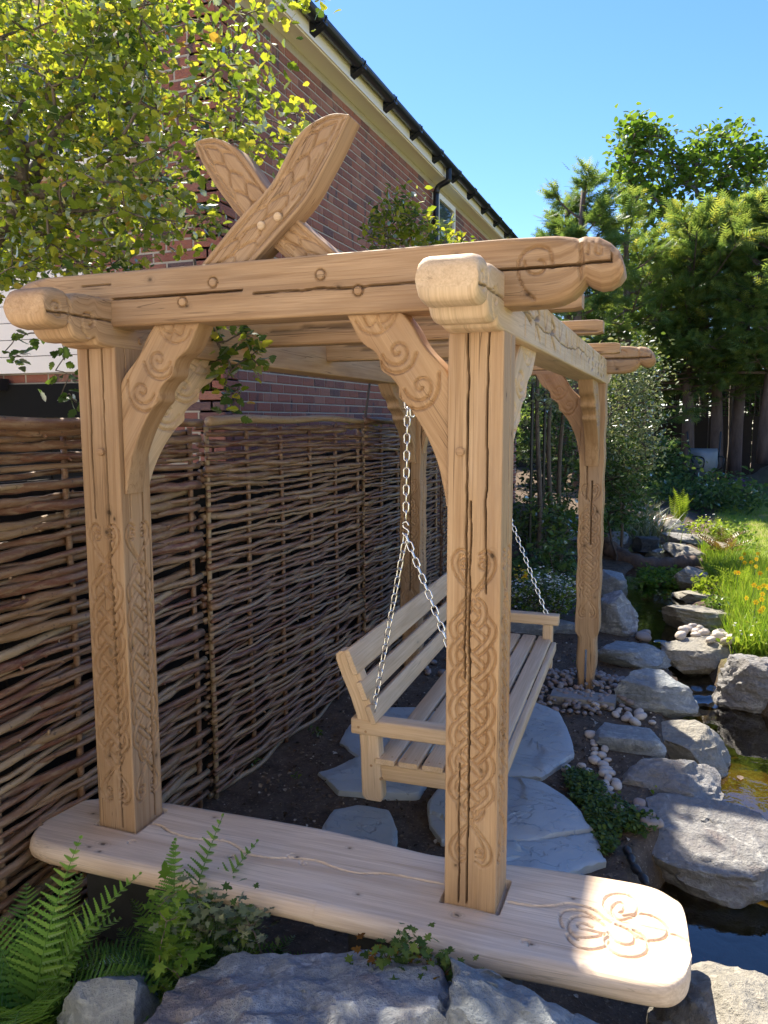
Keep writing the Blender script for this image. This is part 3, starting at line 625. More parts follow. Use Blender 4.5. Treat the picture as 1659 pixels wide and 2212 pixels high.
def vis(c):
    p = np.array(c); d = p-CAM; zc = d@CF; x = 829.5+FPX*(d@CR)/zc; y = 1106-FPX*(d@CU)/zc
    if zc < 0 or not (-20 < x < 1680 and -20 < y < 920): return False, zc
    if x < 240 or (x < 470 and y > 560): return False, zc
    return True, zc
seen = sorted([(vis(c[0])[1], k) for k, c in enumerate(cand) if vis(c[0])[0]]); pick = set(k for _, k in seen[:300])
BM = mesh_data('brick', BV, BQ, M['brick']); mass = [MB(), MB()]
BVg = BV[:, [1, 0, 2]]*np.array([1, -1, 1])
BMg = mesh_data('brick', BVg, BQ, M['brick']); HVg = HV[:, [1, 0, 2]]*np.array([1, -1, 1]); BMS = [BM, BMg, mesh_data('brick', HV, HQ, M['brick']), mesh_data('brick', HVg, HQ, M['brick'])]
for k, (c, face) in enumerate(cand):
    if k in pick:
        o = link('brick', BMS[face], wall if face in (0, 2) else gable); o.location = np.array(c)-BASE[house]
    else: mass[face % 2].add((BV, BVg, HV, HVg)[face]+np.array(c), Q=BQ, rnd=rng.random())
for f_, par in ((0, wall), (1, gable)):
    if mass[f_].n: tag(mass[f_].build('brickwork', M['brick_mass'], par), kind='stuff')
def part(name, mat, c, d, par=house): b = MB(); b.box(c, d); return b.build(name, M[mat], par)
ym, yl = (HY0+HY1)/2-.1, HY1-HY0+.25
part('soffit', 'white_pvc', (HX+.07, ym, HZ+.01), (.16, yl, .02)); fas = part('fascia', 'white_pvc', (HX+.15, ym, HZ+.085), (.022, yl, .19))
part('fascia_lip', 'white_pvc', (HX+.155, ym, HZ+.006), (.045, yl, .016)); part('fascia', 'white_pvc', (-5.51, HY0-.22, HZ+.085), (6.2, .022, .19)); part('soffit', 'white_pvc', (-5.5, HY0-.10, HZ+.012), (6.0, .24, .02))
gx_, gz_ = HX+.225, HZ+.155
a = np.linspace(math.pi, 2*math.pi, 11); prof = np.r_[np.stack([.062*np.cos(a), .062*np.sin(a)], -1), np.stack([.056*np.cos(a[::-1]), .056*np.sin(a[::-1])], -1)]
V = np.array([(gx_+x, y, gz_+z) for y in (HY0-.24, HY1) for x, z in prof]); n = len(prof); mk('gutter', V, np.array([[i, (i+1) % n, n+(i+1) % n, n+i] for i in range(n)]), M['black_pvc'], house, False)
for k in range(13):
    y = HY0+.35+k*.82; b = MB()
    V = np.array([(HX+.162, y+s, HZ+zz) for s in (-.045, .045) for zz in (.04, .15)]+[(gx_+.055, y+s, gz_+zz) for s in (-.045, .045) for zz in (-.05, .02)])
    b.add(V, Q=[[0, 1, 3, 2], [4, 6, 7, 5], [0, 4, 5, 1], [2, 3, 7, 6], [0, 2, 6, 4], [1, 5, 7, 3]])
    a = np.linspace(math.pi*.98, 2.05*math.pi, 12); b.tube(np.stack([gx_+.066*np.cos(a), 0*a+y, gz_+.066*np.sin(a)], -1), .008, 5); b.build('gutter_bracket', M['black_pvc'], house)
dp = catmull([(gx_, 7.6, gz_-.05), (gx_, 7.6, gz_-.16), (gx_-.01, 7.6, gz_-.20), (HX+.10, 7.6, HZ-.10), (HX+.07, 7.6, HZ-.18), (HX+.065, 7.6, HZ-.4), (HX+.065, 7.6, 2.0), (HX+.065, 7.6, .05)], 5)
V, Q, T = tube_arrays(dp, .036, 10); dpo = mk('downpipe', V, [Q, T], M['black_pvc'], house, True)
for z in (4.28, 2.6): part('pipe_clip', 'black_pvc', (HX+.04, 7.6, z), (.09, .12, .03), dpo)
def window(yc0, yc1, z0, z1, face):
    if face == 0:
        fr = MB(); f = .07; X = HX+.012
        for c, d in (((X, (yc0+yc1)/2, z1-f/2), (.05, yc1-yc0, f)), ((X, (yc0+yc1)/2, z0+f/2), (.05, yc1-yc0, f)), ((X, yc0+f/2, (z0+z1)/2), (.05, f, z1-z0-2*f)), ((X, yc1-f/2, (z0+z1)/2), (.05, f, z1-z0-2*f))): fr.box(c, d)
        o = fr.build('window', M['white_pvc'], house); part('pane', 'glass', (HX+.006, (yc0+yc1)/2, (z0+z1)/2), (.01, yc1-yc0-2*f, z1-z0-2*f), o)
window(*WINY, 0)
fr = MB(); Y = HY0-.0
for c, d in (((-3.85, Y+.0, 4.50), (1.35, .05, .07)), ((-3.85, Y, 3.70), (1.35, .05, .07)), ((-3.21, Y, 4.1), (.07, .05, .73)), ((-4.49, Y, 4.1), (.07, .05, .73)), ((-3.85, Y, 4.1), (.06, .05, .73))): fr.box(c, d)
wo = fr.build('window', M['white_pvc'], house); part('pane', 'glass', (-3.53, Y+.01, 4.1), (.57, .01, .73), wo); part('pane', 'glass', (-4.17, Y+.01, 4.1), (.57, .01, .73), wo); part('sill', 'white_pvc', (-3.85, Y-.06, 3.635), (1.5, .16, .05), wo)
for k in range(6): part('cladding_board', 'white_pvc', (-4.5, HY0-.05+.004*k, 2.19+k*.128+.055), (1.6, .02, .122))
dr = part('door', 'dark_paint', (-4.4, HY0-.02, 1.05), (1.4, .05, 2.1)); part('door_panel', 'dark_paint', (-4.3, HY0-.05, 1.2), (.45, .015, 1.2), dr)
part('lintel', 'dark_board', (-4.62, HY0-.08, 2.10), (.3, .1, .09))
rv = np.array([(HX+.20, HY0-.24, HZ+.19), (HX+.20, HY1, HZ+.19), (-8.6, HY1, HZ+.19), (-8.6, HY0-.24, HZ+.19), (-5.4, HY0+2.9, HZ+1.9), (-5.4, HY1-3, HZ+1.9)])
mk('roof', rv, [np.array([[0, 1, 5, 4], [2, 3, 4, 5]]), np.array([[3, 0, 4], [1, 2, 5]])], M['tile'], house)

# ------------------------------------------------------------------ unseen house added behind the camera to bounce sun as fill
fill_house = thing('added_fill_house', 'unseen white rendered house added behind the camera to bounce sunlight', 'house', (0, -7.7, 0))
part('wall', 'render', (0, -7.7, 2.9), (18, 4.0, 5.8), fill_house)
for k, (x_, z_, w_, h_) in enumerate(((-5, 4.0, 1.4, 1.2), (0, 4.0, 1.4, 1.2), (5, 4.0, 1.4, 1.2), (-5, 1.5, 1.6, 1.3), (5, 1.5, 1.6, 1.3))):
    wn = part('window', 'white_pvc', (x_, -5.68, z_), (w_, .06, h_), fill_house); part('pane', 'glass', (x_, -5.645, z_), (w_-.16, .01, h_-.16), wn)
dd_ = part('door', 'dark_paint', (0, -5.67, 1.05), (1.0, .06, 2.1), fill_house); part('handle', 'steel', (.38, -5.62, 1.0), (.04, .05, .14), dd_)
rv = np.array([(-9.3, -5.4, 5.8), (9.3, -5.4, 5.8), (9.3, -10, 5.8), (-9.3, -10, 5.8), (-7.5, -7.7, 7.6), (7.5, -7.7, 7.6)])
mk('roof', rv, [np.array([[0, 1, 5, 4], [2, 3, 4, 5]]), np.array([[3, 0, 4], [1, 2, 5]])], M['tile'], fill_house)
# ------------------------------------------------------------------ carved timber
class HM:
    """relief map on a face: grooves are stamped into it, the mesh is displaced by it"""
    def __init__(s, x0, y0, x1, y1, c):
        s.x0, s.y0, s.c = x0, y0, c; s.nx = int((x1-x0)/c)+2; s.ny = int((y1-y0)/c)+2
        s.h = np.zeros((s.nx, s.ny)); s.st = np.zeros((s.nx, s.ny))
    def groove(s, pts, r, dep, shade_stain=0.0):
        p = np.asarray(pts, float); L = np.linalg.norm(np.diff(p, axis=0), axis=1).sum()
        p = resample(p, max(2, int(L/(s.c*.7)))); k = int(np.max(r)/s.c)+2
        r = np.full(len(p), r) if np.isscalar(r) else np.interp(np.linspace(0, 1, len(p)), np.linspace(0, 1, len(r)), r)
        for (x, y), rr in zip(p, r):
            i = int(round((x-s.x0)/s.c)); j = int(round((y-s.y0)/s.c))
            i0, i1, j0, j1 = max(0, i-k), min(s.nx, i+k+1), max(0, j-k), min(s.ny, j+k+1)
            if i0 >= i1 or j0 >= j1: continue
            gx = s.x0+np.arange(i0, i1)*s.c-x; gy = s.y0+np.arange(j0, j1)*s.c-y
            d2 = (gx[:, None]**2+gy[None]**2)/(rr*rr); w = s.h[i0:i1, j0:j1]
            np.minimum(w, np.where(d2 < 1, -dep*(1-d2), 0), out=w)
            if shade_stain: w2 = s.st[i0:i1, j0:j1]; np.maximum(w2, shade_stain*np.clip(1.6-1.6*d2, 0, 1), out=w2)
    def sample(s, X, Y, which=0):
        A = s.st if which else s.h
        u = np.clip((X-s.x0)/s.c, 0, s.nx-1.001); v = np.clip((Y-s.y0)/s.c, 0, s.ny-1.001)
        i, j = u.astype(int), v.astype(int); a, b = u-i, v-j
        return A[i, j]*(1-a)*(1-b)+A[i+1, j]*a*(1-b)+A[i, j+1]*(1-a)*b+A[i+1, j+1]*a*b
def spiral(cx, cy, r0, r1, turns, a0, sgn=1, n=60):
    t = np.linspace(0, 1, n); r = r0+(r1-r0)*t**.8; a = a0+sgn*turns*2*math.pi*t
    return np.stack([cx+r*np.cos(a), cy+r*np.sin(a)], -1)
def crack(h, x, y0, y1, r=.0035, dep=.02, j=.004, axis=1, seed=0):
    g = np.random.default_rng(seed); n = max(6, int(abs(y1-y0)/.03)); t = np.linspace(0, 1, n)
    w = np.cumsum(g.normal(0, 1, n)); w = (w-np.linspace(w[0], w[-1], n))*j*.16+g.normal(0, 1, n)*j*.05
    taper = np.maximum(.25, np.sin(np.pi*np.clip(t, .03, .97))**.5)
    p = np.stack([x+w, y0+(y1-y0)*t], -1)
    if axis == 0: p = p[:, ::-1]
    h.groove(p, np.maximum(r*taper*(.7+.3*g.random(n)), h.c*1.05), dep, .66)  # crack painted dark: its inner shade together with tannin colour
def knot(h, x, y, r=.006, axis=1):
    e = (1, 1.7) if axis else (1.7, 1)
    for k, s in ((.35, .8), (1.0, .28), (1.9, .12)): h.groove([(x+r*k*e[0]*math.cos(q), y+r*k*e[1]*math.sin(q)) for q in np.linspace(0, 6.3, 16)], max(r*.55, h.c*1.1), .002 if k < .5 else .0006, s)
def solid2d(name, L, U, th, mp, mat, parent, ns=2, nd=1, nb=1, rr=.004, H=None, HU=None, HL=None, nl=None, smooth=True, gaxis=None, goff=None):
    """bar given by its lower and upper outline L,U (n,2) on its front face and its thickness th; mp(P2d, depth) -> xyz"""
    L = np.asarray(L, float); U = np.asarray(U, float); n = len(L); th = np.broadcast_to(np.asarray(th, float), (n,)); d0 = 0.0
    w = np.linalg.norm(U-L, axis=1); dirs = (U-L)/(w[:, None]+1e-9)
    r = np.minimum(np.minimum(np.broadcast_to(np.asarray(rr, float), (n,)), w*.48), th*.48)
    S, D, kind = [], [], []
    def add(s, d, k): S.append(s); D.append(d); kind.append(k)
    nl = nd if nl is None else nl
    one = np.ones(n)
    for f in np.linspace(0, 1, ns+1): add(r+(w-2*r)*f, 0*one, 'f')
    for a in (30, 60): a = math.radians(a); add(w-r+r*math.sin(a), r-r*math.cos(a), 'c')
    for f in np.linspace(0, 1, nd+1): add(w, r+(th-2*r)*f, 'u')
    for a in (30, 60): a = math.radians(a); add(w-r+r*math.cos(a), th-r+r*math.sin(a), 'c')
    for f in np.linspace(1, 0, nb+1): add(r+(w-2*r)*f, th, 'b')
    for a in (30, 60): a = math.radians(a); add(r-r*math.sin(a), th-r+r*math.cos(a), 'c')
    for f in np.linspace(1, 0, nl+1): add(0*w, r+(th-2*r)*f, 'l')
    for a in (30, 60): a = math.radians(a); add(r-r*math.cos(a), r-r*math.sin(a), 'c')
    S = np.stack(S, 1); D = np.stack(D, 1); kk = np.array(kind); m = S.shape[1]
    P = L[:, None]+dirs[:, None]*S[..., None]; ST = np.zeros_like(S)
    if H is not None:
        f = kk == 'f'; D[:, f] = -H.sample(P[:, f, 0], P[:, f, 1]); ST[:, f] = H.sample(P[:, f, 0], P[:, f, 1], 1)
    if HU is not None:
        f = kk == 'u'; hv = HU.sample(D[:, f], P[:, f, 1]); ST[:, f] = HU.sample(D[:, f], P[:, f, 1], 1); P[:, f] += dirs[:, None]*hv[..., None]
    if HL is not None:
        f = kk == 'l'; hv = HL.sample(D[:, f], P[:, f, 1]); P[:, f] -= dirs[:, None]*hv[..., None]
    mid = (L+U)/2; tl = np.r_[0, np.cumsum(np.linalg.norm(np.diff(mid, axis=0), axis=1))]
    V = mp(P.reshape(-1, 2), D.reshape(-1)); o = rng.random(3)*40 if goff is None else goff
    gc = np.stack([np.repeat(tl, m), S.reshape(-1), D.reshape(-1)], -1)
    if gaxis is not None:      # straight grain along a fixed 2D direction
        ax = np.array(gaxis, float)/np.linalg.norm(gaxis); q = P.reshape(-1, 2); gc = np.stack([q@ax, q@np.array([-ax[1], ax[0]]), D.reshape(-1)], -1)
    gc = gc+o
    i = np.arange(n-1)[:, None]*m; j = np.arange(m)[None]; j2 = (j+1) % m
    Q = np.stack([i+j, i+j2, i+m+j2, i+m+j], -1).reshape(-1, 4)
    c0, c1 = V[:m].mean(0), V[-m:].mean(0); k = len(V); V = np.vstack([V, c0, c1]); gc = np.vstack([gc, gc[:m].mean(0), gc[-m-2:-2].mean(0)])
    jj = np.arange(m); T = np.vstack([np.stack([np.full(m, k), (jj+1) % m, jj], -1), np.stack([np.full(m, k+1), (n-1)*m+jj, (n-1)*m+(jj+1) % m], -1)])
    o = mk(name, V, [Q, T], mat, parent, smooth, {'gc': gc, 'shade_stain': np.r_[ST.reshape(-1), 0, 0]} if ST.any() else {'gc': gc})
    if smooth: o.data.set_sharp_from_angle(angle=math.radians(38))
    return o
def board(name, A, B, up, w, th, mat, parent, rr=.006, n=6, ends=True):
    """plain plank from A to B, its top face along `up`, with eased edges"""
    A = np.asarray(A, float); B = np.asarray(B, float); ax = B-A; ln = np.linalg.norm(ax); ax /= ln
    up = np.asarray(up, float); up = up-ax*(up@ax); up /= np.linalg.norm(up); wd = np.cross(up, ax)
    t = np.linspace(0, ln, n)
    if ends: t = np.r_[0, .004, t[1:-1], ln-.004, ln]
    ww = np.full(len(t), w); tt = np.full(len(t), th)
    off = np.zeros(len(t))
    if ends: ww[[0, -1]] -= .006; tt = tt.copy(); tt[[0, -1]] -= .003; 
    L = np.stack([t, -ww/2], -1); U = np.stack([t, ww/2], -1)
    mp = lambda P, d: A+P[:, :1]*ax+P[:, 1:]*wd+(th/2-d)[:, None]*up
    return solid2d(name, L, U, tt, mp, mat, parent, 2, 1, 1, rr)
def peg(parent, c, nrm, r=.012, ln=.012, mat=None):
    nrm = np.asarray(nrm, float)
    V, Q, T = tube_arrays([np.asarray(c)-nrm*.02, np.asarray(c)+nrm*(ln-.003), np.asarray(c)+nrm*ln], [r, r, r*.75], 10)
    gc = V+rng.random(3)*30
    o = mk('peg', V, [Q, T], mat or M['peg'], parent, False, {'gc': gc}); return o

PW = .152                                     # post section
XL, XR, YB = -1.40, -.152, 3.156              # left edge of left posts, left edge of right posts, front of the rear posts
SLAB = .424
pergola = thing('pergola', 'carved oak pergola with knotwork posts, scrolled beam ends and crossed finial blades', 'pergola', (-.7, 1.6, 0))

def knotwork(h, xc, z0, z1, W=.134, r=.0044, dep=.0085, n=4, hw=.0095, he=.145):
    """plaited bands between two scrolled heart ends"""
    A = W/2-hw-.002; zc0, zc1 = z0+he, z1-he
    z = np.linspace(zc0, zc1, 700); per = (zc1-zc0)/round((zc1-zc0)/.33)
    Az = A*(.22+.78*np.clip(np.minimum(z-zc0, zc1-z)/.07, 0, 1)**.7)
    X = [xc+Az*np.sin(2*math.pi*(z-zc0)/per*1.0+2*math.pi*k/n+.0) for k in range(n)]
    S = [np.gradient(x, z) for x in X]
    for k in range(n):
        nx = 1/np.sqrt(1+S[k]**2)
        for sg in (-1, 1):
            ex = X[k]+sg*hw*nx; ez = z-sg*hw*S[k]*nx
            vis = np.ones(len(z), bool)
            for j in range(n):
                if j == k: continue
                xj = np.interp(ez, z, X[j]); sj = np.interp(ez, z, S[j]); dd = np.abs(ex-xj)/np.sqrt(1+sj**2)
                cross = (X[k]+X[j])/2-xc
                over = np.where(np.abs(cross) > .35*A, S[j] > S[k], S[j] < S[k])
                vis &= ~((dd < hw*.95) & over)
            run = []
            for q in range(len(z)):
                if vis[q]: run.append((ex[q], ez[q]))
                if (not vis[q] or q == len(z)-1):
                    if len(run) > 4: h.groove(run, r, dep)
                    run = []
    for (zz, sg) in ((z1, 1), (z0, -1)):          # heart ends
        ze = zz-sg*he
        for sx in (-1, 1):
            for off in (0, -.0175):
                p = [(xc-sx*(.020+off*.2), ze-sg*.012), (xc+sx*(.016+off*.55), ze+sg*.030), (xc+sx*(.047+off), ze+sg*.066), (xc+sx*(.061+off), ze+sg*.100), (xc+sx*(.054+off*.95), ze+sg*(.130+off*.35)), (xc+sx*.034, ze+sg*(.143+off*.9)), (xc+sx*(.016-off*.1), ze+sg*(.132+off*.8))]
                h.groove(catmull(p), r, dep)
            h.groove(spiral(xc+sx*.026, ze+sg*.103, .020, .004, 1.4, (math.pi/2 if sg > 0 else -math.pi/2), -sx*sg), r*.85, dep)
def post(x0, y0, z0, z1, cell, seeds, kz, front_cracks, side_cracks, base=False, mat='oak', back=1):
    HF = HM(x0, z0, x0+PW, z1, cell); HS = HM(0, z0, PW, z1, cell)
    knotwork(HF, x0+PW/2, *kz); knotwork(HS, PW/2, *kz)
    for k, (fx, a, b, r, d) in enumerate(front_cracks): crack(HF, x0+PW*fx, a, b, r, d, .006, seed=seeds+k)
    for k, (fx, a, b, r, d) in enumerate(side_cracks): crack(HS, PW*fx, a, b, r, d, .008, seed=seeds+50+k)
    gk = np.random.default_rng(seeds+300)
    for _ in range(5): knot(HF, x0+PW*(.15+.7*gk.random()), z0+.3+(z1-z0-.4)*gk.random(), .004+.004*gk.random()); knot(HS, PW*(.15+.7*gk.random()), z0+.3+(z1-z0-.4)*gk.random(), .004+.003*gk.random())
    n = int((z1-z0)/cell); z = np.linspace(z0, z1, n)
    ins = np.zeros(n)
    if base: ins = .012*np.clip((kz[0]-.10-z)/.03, 0, 1)+.010*np.clip((.16-z)/.1, 0, 1)+.003*np.sin(z*23)
    L = np.stack([x0+ins, z], -1); U = np.stack([x0+PW-ins, z], -1)
    mp = lambda P, d: np.stack([P[:, 0], y0+d, P[:, 1]], -1)
    k = int(PW/cell)
    rr = .004+(.02*np.clip((kz[0]-.10-z)/.03, 0, 1) if base else 0*z)
    return solid2d('post', L, U, PW, mp, M[mat], pergola, k, k, 2, rr, HF, HS)
KZ = (SLAB+.11, SLAB+1.10)
post(XR, 0, .18, 2.052, .0022, 1, (SLAB+.125, SLAB+1.045), [(.44, .43, 1.6, .0040, .022), (.36, 1.1, 2.05, .0032, .018), (.74, 1.35, 2.05, .0034, .02), (.28, .43, .85, .0026, .012)],
     [(.35, .5, 1.35, .003, .016), (.6, 1.4, 2.05, .002, .01), (.2, .43, 1.0, .002, .01)])
post(XL, 0, .18, 2.052, .0022, 2, (SLAB+.09, SLAB+1.06), [(.66, .43, 2.05, .0032, .02), (.3, 1.5, 2.05, .003, .016)],
     [(.72, .43, 1.6, .0030, .018), (.3, 1.5, 2.05, .0022, .012)], mat='oak_grey')
post(XR, YB, .0, 2.052, .0050, 3, (.50, 1.40), [(.55, 1.0, 1.42, .006, .02), (.32, 1.3, 1.9, .004, .012)], [(.5, .2, 1.8, .004, .012)], base=True)
post(XL, YB, .0, 2.052, .0056, 4, (.50, 1.40), [(.5, .6, 1.9, .005, .016)], [(.5, .6, 1.8, .004, .012)], base=True)

# side beams, running away from the camera, with scrolled ends
UP = [(-.302, 2.168), (-.298, 2.182), (-.286, 2.194), (-.265, 2.201), (-.235, 2.203), (-.210, 2.198), (-.196, 2.186), (-.188, 2.180), (-.178, 2.190), (-.155, 2.199), (-.12, 2.201), (-.06, 2.2), (0, 2.2)]
LO = [(-.302, 2.122), (-.298, 2.106), (-.286, 2.095), (-.262, 2.089), (-.232, 2.087), (-.208, 2.091), (-.199, 2.100), (-.193, 2.082), (-.180, 2.066), (-.155, 2.058), (-.115, 2.058), (-.094, 2.068), (-.084, 2.070), (-.074, 2.055), (-.045, 2.050), (0, 2.05)]
UP = [(y*.95, z) for y, z in UP]; LO = [(y*.95, z) for y, z in LO]
def side_beam(x_face, runes):
    y = np.r_[np.linspace(-.2868, .0, 60), np.linspace(.008, 3.3, 900)[1:], np.linspace(3.308, 3.5948, 36)]
    ym = 3.308; yy = np.where(y > 3.3, -(y-ym), y)                          # the far end mirrors the near one
    up = np.interp(yy, *np.array(UP).T); lo = np.interp(yy, *np.array(LO).T)
    up = np.where((y > 0) & (y <= 3.3), 2.2+.002*vnoise(np.stack([y*6, 0*y, 0*y], -1), 4), up)
    H = HM(-.31, 2.04, 3.62, 2.21, .0030)
    for s, yc in ((1, 0), (-1, 3.308)):
        f = lambda p: np.stack([yc+s*p[:, 0], p[:, 1]], -1)
        H.groove(f(spiral(-.238, 2.146, .030, .006, 1.2, -.6, -1)), .004, .007)
        H.groove(f(spiral(-.105, 2.118, .050, .008, 1.1, -1.2, -1)), .0045, .008)
        H.groove(f(catmull([(-.192, 2.18), (-.186, 2.14), (-.195, 2.1)])), .006, .010)
    if runes:
        g = np.random.default_rng(21); yv = .30
        glyph = [[[(0, 0), (0, 1)], [(0, .95), (.5, .75)], [(0, .6), (.45, .4)]], [[(0, 0), (.1, .5), (0, 1)], [(.4, .1), (.35, .9)]], [[(.2, 0), (.2, 1)], [(0, .7), (.45, .95)]], [[(0, .1), (.35, .3), (.05, .55), (.4, .8), (.1, 1)]],
                 [[(0, 0), (.1, 1)], [(.1, 1), (.35, .35)], [(.35, .35), (.5, 1)]], [[(0, .05), (.0, .95)], [(.05, .95), (.4, .7), (.05, .5), (.45, .05)]], [[(.4, .95), (.05, .6), (.4, .3), (.1, .02)]], [[(0, 0), (0, 1)], [(.45, 0), (.45, 1)], [(0, .7), (.45, .4)]],
                 [[(.05, .9), (.3, 1), (.4, .7), (.1, .5), (.05, .15), (.4, .05)]], [[(.2, .02), (.2, .98)], [(0, .35), (.4, .65)]], [[(0, .98), (.2, .5), (.4, .98)], [(.2, .5), (.2, .02)]]]
        for k in range(40):
            if yv > 3.06: break
            gl = glyph[(k*5+k//3) % len(glyph)]; wd = .20+.05*g.random(); hgt = .105+.02*g.random(); z0 = 2.065+.008*g.random()
            for st in gl:
                p = np.array([(yv+a*wd, z0+b*hgt) for a, b in st])
                H.groove(catmull(p) if len(p) > 2 else p, .0100, .012, .55)  # strokes painted dark as well, so the groove shade shows
            yv += wd*.55+.05
        for k in range(1): crack(H, 2.06+.12*g.random(), .1+2.8*g.random(), .2+2.9*g.random(), .002, .006, .02, axis=0, seed=k)
    crack(H, 2.13, -.28, .0, .003, .012, .008, axis=0, seed=77)
    rr = np.interp(yy, [-.287, -.275, -.19, -.05, 0, .02], [.030, .026, .020, .014, .008, .006])
    th = PW-.002-.0*y
    mp = lambda P, d: np.stack([x_face-.001-d, P[:, 0], P[:, 1]], -1)
    return solid2d('side_beam', np.stack([y, lo], -1), np.stack([y, up], -1), th, mp, M['oak_pale' if runes else 'oak'], pergola, 40, 6, 2, rr, H)
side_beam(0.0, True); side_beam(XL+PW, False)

# cross beams with scrolled ends
BU = [(-1.70, 2.215), (-1.690, 2.245), (-1.665, 2.266), (-1.63, 2.279), (-1.57, 2.283), (0.0, 2.283), (.13, 2.283), (.170, 2.277), (.180, 2.274), (.195, 2.279), (.230, 2.276), (.258, 2.260), (.280, 2.238), (.291, 2.210), (.294, 2.190)]
BL = [(-1.70, 2.205), (-1.69, 2.18), (-1.66, 2.155), (-1.62, 2.146), (-1.60, 2.158), (-1.585, 2.15), (-1.55, 2.125), (-1.50, 2.115), (0.0, 2.113), (.10, 2.113), (.140, 2.118), (.170, 2.130), (.190, 2.147), (.203, 2.165), (.215, 2.156), (.240, 2.145), (.265, 2.147), (.283, 2.160), (.292, 2.176), (.294, 2.184)]
BU = [(x+(.035 if x < -1.45 else 0), z) for x, z in BU]; BL = [(x+(.035 if x < -1.45 else 0), z) for x, z in BL]
def cross_beam(yf, cell, seed, mat):
    x = np.r_[np.linspace(-1.665, -1.45, 30), np.linspace(-1.44, .05, int(1.54/(cell*1.6))), np.linspace(.053, .294, int(.24/cell))]
    up = np.interp(x, *np.array(BU).T); lo = np.interp(x, *np.array(BL).T)
    H = HM(-1.72, 2.1, .31, 2.29, cell)
    crack(H, 2.200, -1.245, -.78, .0038, .022, .008, axis=0, seed=seed); crack(H, 2.187, -.74, -.14, .0026, .015, .010, axis=0, seed=seed+1)
    crack(H, 2.205, -.02, .19, .0045, .025, .006, axis=0, seed=seed+2); crack(H, 2.208, .185, .272, .0034, .02, .004, axis=0, seed=seed+3)
    crack(H, 2.245, -1.36, -1.25, .002, .008, .004, axis=0, seed=seed+4)
    for x_, z_ in ((-.876, 2.228), (-.524, 2.227), (-.41, 2.177), (-.985, 2.177)): H.groove([(x_+.0145*math.cos(q), z_+.0145*math.sin(q)) for q in np.linspace(0, 6.3, 20)], .0034, .008, .3)  # ring round each peg painted dark as the shade of its hole
    for s in (1,):
        H.groove(spiral(.085, 2.212, .036, .010, .75, 2.9, 1), .0042, .0075)
        H.groove(catmull([(.121, 2.213), (.112, 2.245), (.080, 2.256), (.045, 2.24), (.033, 2.205), (.045, 2.16), (.075, 2.128), (.10, 2.117)]), .0045, .008)
        H.groove(spiral(.232, 2.238, .026, .006, 1.15, 3.4, -1), .0042, .008)
        H.groove(catmull([(.170, 2.285), (.186, 2.26), (.192, 2.22), (.190, 2.19), (.203, 2.165)]), .0065, .011)
        H.groove(catmull([(.19, 2.245), (.20, 2.262), (.222, 2.27)]), .004, .006)
    for x_, z_ in ((-.47, 2.19), (-.97, 2.165), (-.13, 2.25), (-1.1, 2.25), (.06, 2.14)): knot(H, x_, z_, .006, 0)
    rr = np.interp(x, [-1.70, -1.6, -1.5, 0.0, .1, .17, .22, .294], [.045, .035, .008, .007, .018, .030, .042, .05])
    mp = lambda P, d: np.stack([P[:, 0], yf+d, P[:, 1]], -1)
    return solid2d('cross_beam', np.stack([x, lo], -1), np.stack([x, up], -1), .118, mp, M[mat], pergola, int(.17/cell), 5, 2, rr, H)
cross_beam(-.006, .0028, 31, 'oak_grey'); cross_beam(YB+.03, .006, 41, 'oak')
for k, y in enumerate((.77, 1.60, 2.72)):        # rafters housed into the side beams, their tails lying over them
    x = np.unique(np.r_[np.linspace(-1.55, .107, 60), -1.549, .106, -1.247, -1.25, -.152, -.155]); edge = np.minimum(x+1.55, .107-x)
    lo = np.where((x > -1.2485) & (x < -.1535), 2.117, 2.2015)+.006*(edge < .003); up = 2.264+0*x-.006*(edge < .003)
    H = HM(-1.6, 2.1, .12, 2.28, .006)
    for q in range(4): crack(H, 2.13+.11*rng.random(), -1.2+rng.random(), -.2+.3*rng.random(), .002, .006, .008, axis=0, seed=200+k*9+q)
    solid2d('rafter', np.stack([x, lo], -1), np.stack([x, up], -1), .075, lambda P, d, y=y: np.stack([P[:, 0], y+d, P[:, 1]], -1), M['oak'], pergola, 16, 2, 1, .006, H)
# braces: a = away from the post, b = below the beam
IN = [(.305, 0), (.262, .075), (.222, .105), (.207, .128), (.200, .158), (.172, .178), (.150, .205), (.146, .235), (.118, .262), (.075, .325), (.036, .41), (.014, .50), (.008, .535)]
OU = [(.140, 0), (.108, .040), (.082, .085), (.060, .112), (.036, .135), (.010, .165), (.000, .19), (.000, .215), (.000, .25), (.000, .31), (.0, .37), (.0, .45), (.0, .535)]
def brace(mp, cell, mat='oak', nb=2, smoothlobes=True):
    n = int(.62/cell); I = resample(catmull(IN, 6), n); O = resample(catmull(OU, 6), n)
    O[:, 0] = np.maximum(O[:, 0], 0)
    H = HM(-.02, -.02, .33, .56, cell)
    H.groove(spiral(.150, .108, .046, .006, 1.35, .2, 1), .005, .009)
    H.groove(spiral(.082, .205, .048, .006, 1.35, .2, 1), .005, .009)
    H.groove(catmull([(.204, .132), (.185, .158), (.150, .168), (.112, .150), (.095, .115)]), .0055, .010)
    H.groove(catmull([(.150, .215), (.135, .250), (.095, .268), (.055, .255), (.032, .215), (.03, .17)]), .0055, .010)
    for p in ([(.15, -.01), (.165, .03), (.205, .058), (.25, .05), (.275, .02)], [(.21, -.01), (.205, .03), (.19, .052)], [(.21, .02), (.235, .035), (.25, .01)], [(.205, .03), (.18, .02), (.165, 0)]):
        H.groove(catmull(p), .0042, .007)
    return solid2d('brace', O, I, .088, mp, M[mat], pergola, max(6, int(.17/cell)), 3, 1, .006, H, gaxis=(.55, -.83))
pl, pr_ = XL+PW, XR
